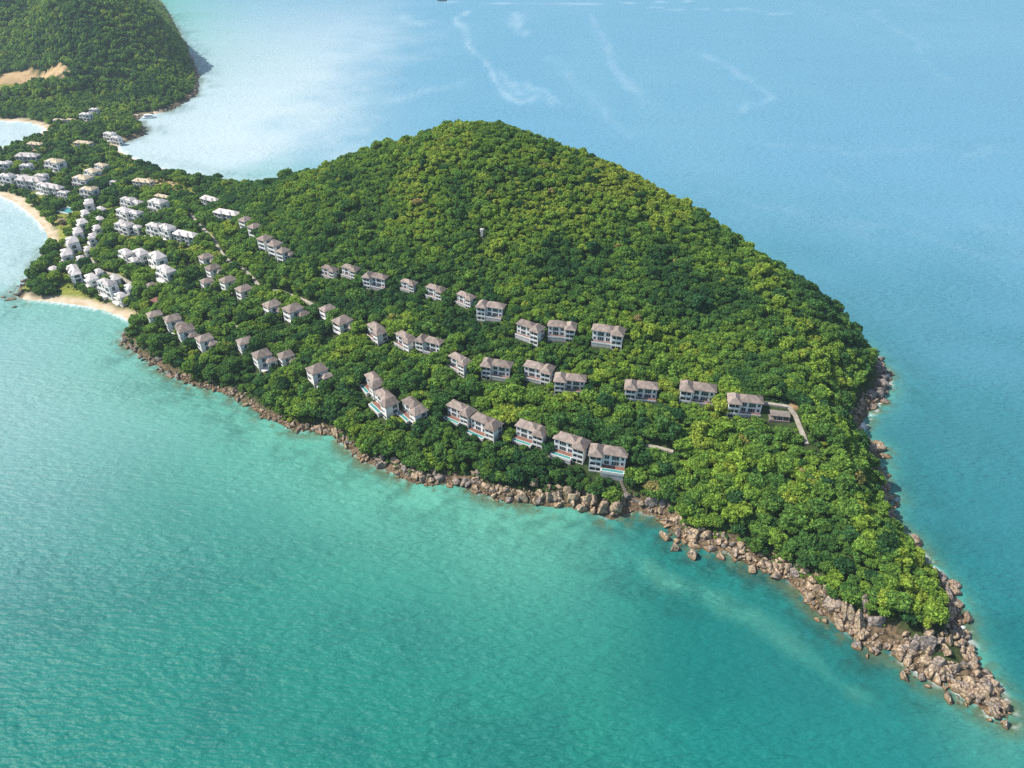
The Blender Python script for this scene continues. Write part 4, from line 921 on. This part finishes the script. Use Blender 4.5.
allr = []   # x,y,z,sx,sy,sz,yaw,tint,zone
for a_, b_, s_, yw, tn, lab in BIG:
    qx, qy, qz = hit(a_, b_, s_[2] * .35); o = link(bpy.data.objects.new('boulder', ROCKS[len(lab) % 10]))
    o.location = (qx, qy, max(qz, -.4) + s_[2] * .18); o.scale = s_; o.rotation_euler = (R((len(lab) * 7) % 17 - 8) - (R(30) if s_[2] > 7 else 0), R((len(lab) * 5) % 21 - 10), yw); o['tint'] = tn; tag(o, lab, 'boulder', 'large shore rocks')
def belt(i0, i1, inl, outl, dens, r0, r1, tn, zone, tall=1.0):
    for i in range(i0, i1):
        A, B = SH[i], SH[i + 1]; L = np.hypot(*(B - A)); d = (B - A) / (L + 1e-9); nrm = np.array([-d[1], d[0]])
        if not inside(np.array([(A + B)[0] / 2 + nrm[0] * 1.5]), np.array([(A + B)[1] / 2 + nrm[1] * 1.5]), SH)[0]: nrm = -nrm
        n = RNG.poisson(L * (inl + outl) * dens)
        for q in range(n):
            p = A + d * RNG.uniform(0, L) + nrm * (RNG.beta(2.2, 2.2) * (inl + outl) - outl); rr = r0 * .85 + (r1 * 1.35 - r0) * RNG.random() ** 4
            e = RNG.uniform(.65, 1.5, 3); z_ = max(float(ground(*p)), -.35 - .3 * rr)
            allr.append((p[0], p[1], z_ + rr * .2 * tall, rr * e[0], rr * e[1], rr * e[2] * .85 * tall, RNG.uniform(0, 6.28), np.clip(tn + RNG.normal() * .16, 0, .9), zone))
pxs = [a for a, b, k in near_shore]
def near_idx(px, py): return int(np.argmin([(a - px) ** 2 + (b - py) ** 2 for a, b, k in near_shore]))
for (a, b_, inl, outl, dens, r0, r1, tn, zone, tall) in [
 ((131, 322), (179, 378), 5, 4, .16, .5, 1.7, .35, 'on the shore next to the lower beach', 1), ((179, 378), (286, 426), 4.5, 3, .24, .5, 1.7, .18, 'along the shore below the narrow villas', 1),
 ((286, 426), (365, 461), 5.5, 3, .24, .5, 1.8, .18, 'along the shore below the three left pool villas', 1), ((365, 461), (480, 492), 10, 3, .24, .55, 2.0, .28, 'in the boulder heap below the paired villas', 1),
 ((480, 492), (530, 503), 10, 3, .24, .6, 2.1, .2, 'at the foot of the third villa bank', 1.2), ((530, 503), (613, 520), 10, 1.5, .24, .7, 2.3, .10, 'at the foot of the pink cliff', 1.6), ((613, 520), (656, 515), 7, 2.5, .15, .6, 2.0, .3, 'in the cove beside the stone steps', 1),
 ((656, 515), (728, 550), 8, 5, .30, .6, 2.2, .12, 'around the detached boulder group', 1), ((728, 550), (816, 606), 8.5, 4.5, .32, .55, 2.1, .12, 'in the tan rock belt before the slabs', 1.1), ((816, 606), (887, 643), 6, 3, .18, .6, 1.9, .2, 'at the feet of the big slabs', 1.2),
 ((887, 643), (1006, 719), 9, 2.5, .30, .6, 2.2, .18, 'on the bare rocky tip', 1.1), ((1006, 719), (960, 632), 8, 3, .28, .5, 1.9, .22, 'on the far flank of the rocky tip', 1), ((960, 632), (885, 510), 6.5, 5.5, .24, .6, 2.6, .2, 'under the trees on the far-side shore', 1),
 ((885, 510), (864, 440), 6.5, 5.5, .24, .6, 2.6, .2, 'on the far-side shore by the flat ledge', 1), ((864, 440), (878, 402), 9, 2, .22, .6, 1.8, .12, 'in the pink scree inside the far corner', 1), ((878, 402), (868, 352), 7, 6, .22, .6, 2.6, .5, 'round the dark far corner', 1.2),
 ((45, 250), (20, 297), 6, 6, .08, .5, 1.6, .45, 'on the point between the beaches', 1), ((121, 143), (195, 95), 5, 3, .08, .7, 1.8, .35, 'along the far hill shore', 1), ((195, 95), (191, 58), 5, 3, .08, .7, 2.0, .35, 'along the far hill shore', 1)]:
    belt(near_idx(*a), near_idx(*b_), inl, outl, dens, r0, r1, tn, zone, tall)
for poly, n_, zone in ((ROCKTOP[0], 165, 'on the bare rocky tip'), (ROCKTOP[1], 50, 'at the feet of the big slabs')):
    pp = np.array(poly); lo, hi = pp.min(0), pp.max(0); c0 = RNG.uniform(lo, hi, (n_ * 4, 2)); c0 = c0[inside(c0[:, 0], c0[:, 1], pp)][:n_]
    for p in c0:
        rr = .5 + 2.4 * RNG.random() ** 3; e = RNG.uniform(.65, 1.5, 3); z_ = max(float(ground(*p)), -.3)
        allr.append((p[0], p[1], z_ + rr * .25, rr * e[0], rr * e[1], rr * e[2], RNG.uniform(0, 6.28), np.clip(.22 + RNG.normal() * .2, 0, .9), zone))
A_ = np.array([q[:8] for q in allr]); rx_, ry_, rd = project(A_[:, 0], A_[:, 1], A_[:, 2])
score = np.where((rx_ > 0) & (rx_ < 1024) & (ry_ < 768) & (ry_ > 0), A_[:, 3:6].max(1) / rd, -1); order = np.argsort(-score); NIND = 225
for k in order[:NIND]:
    q = allr[k]; o = link(bpy.data.objects.new('boulder', ROCKS[int(k) % 10])); o.location = q[:3]; o.scale = q[3:6]; o.rotation_euler = (0, 0, q[6]); o['tint'] = float(q[7])
    tag(o, f'weathered tan boulder {q[8]}', 'boulder', f'boulders {q[8]}')
robj = [o for o in bpy.data.objects if o.type == 'MESH' and o.data in ROCKS]; robj = [next(o for o in robj if o.data == m) for m in ROCKS if any(o.data == m for o in robj)]
k = order[NIND:]; n = len(k)
gn_instances('shore_rubble', robj, A_[k, :3], A_[k, 3:6], np.c_[RNG.uniform(-.3, .3, n), RNG.uniform(-.3, .3, n), A_[k, 6]], RNG.integers(0, len(robj), n), A_[k, 7], 'small tan and brown rocks strewn along the waterline', 'rubble')

# ------------------------------------------------------------------ boats
def boat(px, py, s, yaw, label, hull, name):
    q = P(px, py); o = empty(name, (q[0], q[1], 0), yaw); o.scale = (s, s, s); vs_, fs_ = [], []
    for i in range(7):
        u = i / 6; w = 2.1 * (1 - max(0, (u - .45) / .55) ** 2) + .02; xx_ = -7 + 14 * u; top = 1.3 + .7 * u * u
        vs_ += [(xx_, -w, top), (xx_, -w * .6, -.4), (xx_, w * .6, -.4), (xx_, w, top)]
        if i:
            b0 = (i - 1) * 4
            for k in range(4): fs_.append((b0 + k, b0 + (k + 1) % 4, b0 + 4 + (k + 1) % 4, b0 + 4 + k))
    fs_ += [(3, 2, 1, 0), (24, 25, 26, 27)]
    MB().add(vs_, fs_).build('hull', hull, o)
    MB().box(-5, 2.5, -1.5, 1.5, 1.4, 3.4).build('cabin', M['foamwhite'], o); MB().box(-5.6, 3, -1.8, 1.8, 3.4, 3.6).build('canopy', M['foamwhite'], o)
    for sd_ in (-1, 1): MB().box(-4.4, 2, sd_ * 1.52 - .03, sd_ * 1.52 + .03, 2.2, 3.0).build('window', M['glass'], o)
    MB().box(2.5, 2.56, -1.2, 1.2, 2.1, 3.1).build('windscreen', M['glass'], o)
    tag(o, label, 'boat')
boat(150, 118, 1.2, R(8), 'white and teal cruise boat moored off the far hill beach', M['foamwhite'], 'cruise_boat')
boat(442, 1, 1.5, R(175), 'tiny dark boat trailing a white wake at the top edge', M['darkhull'], 'boat')
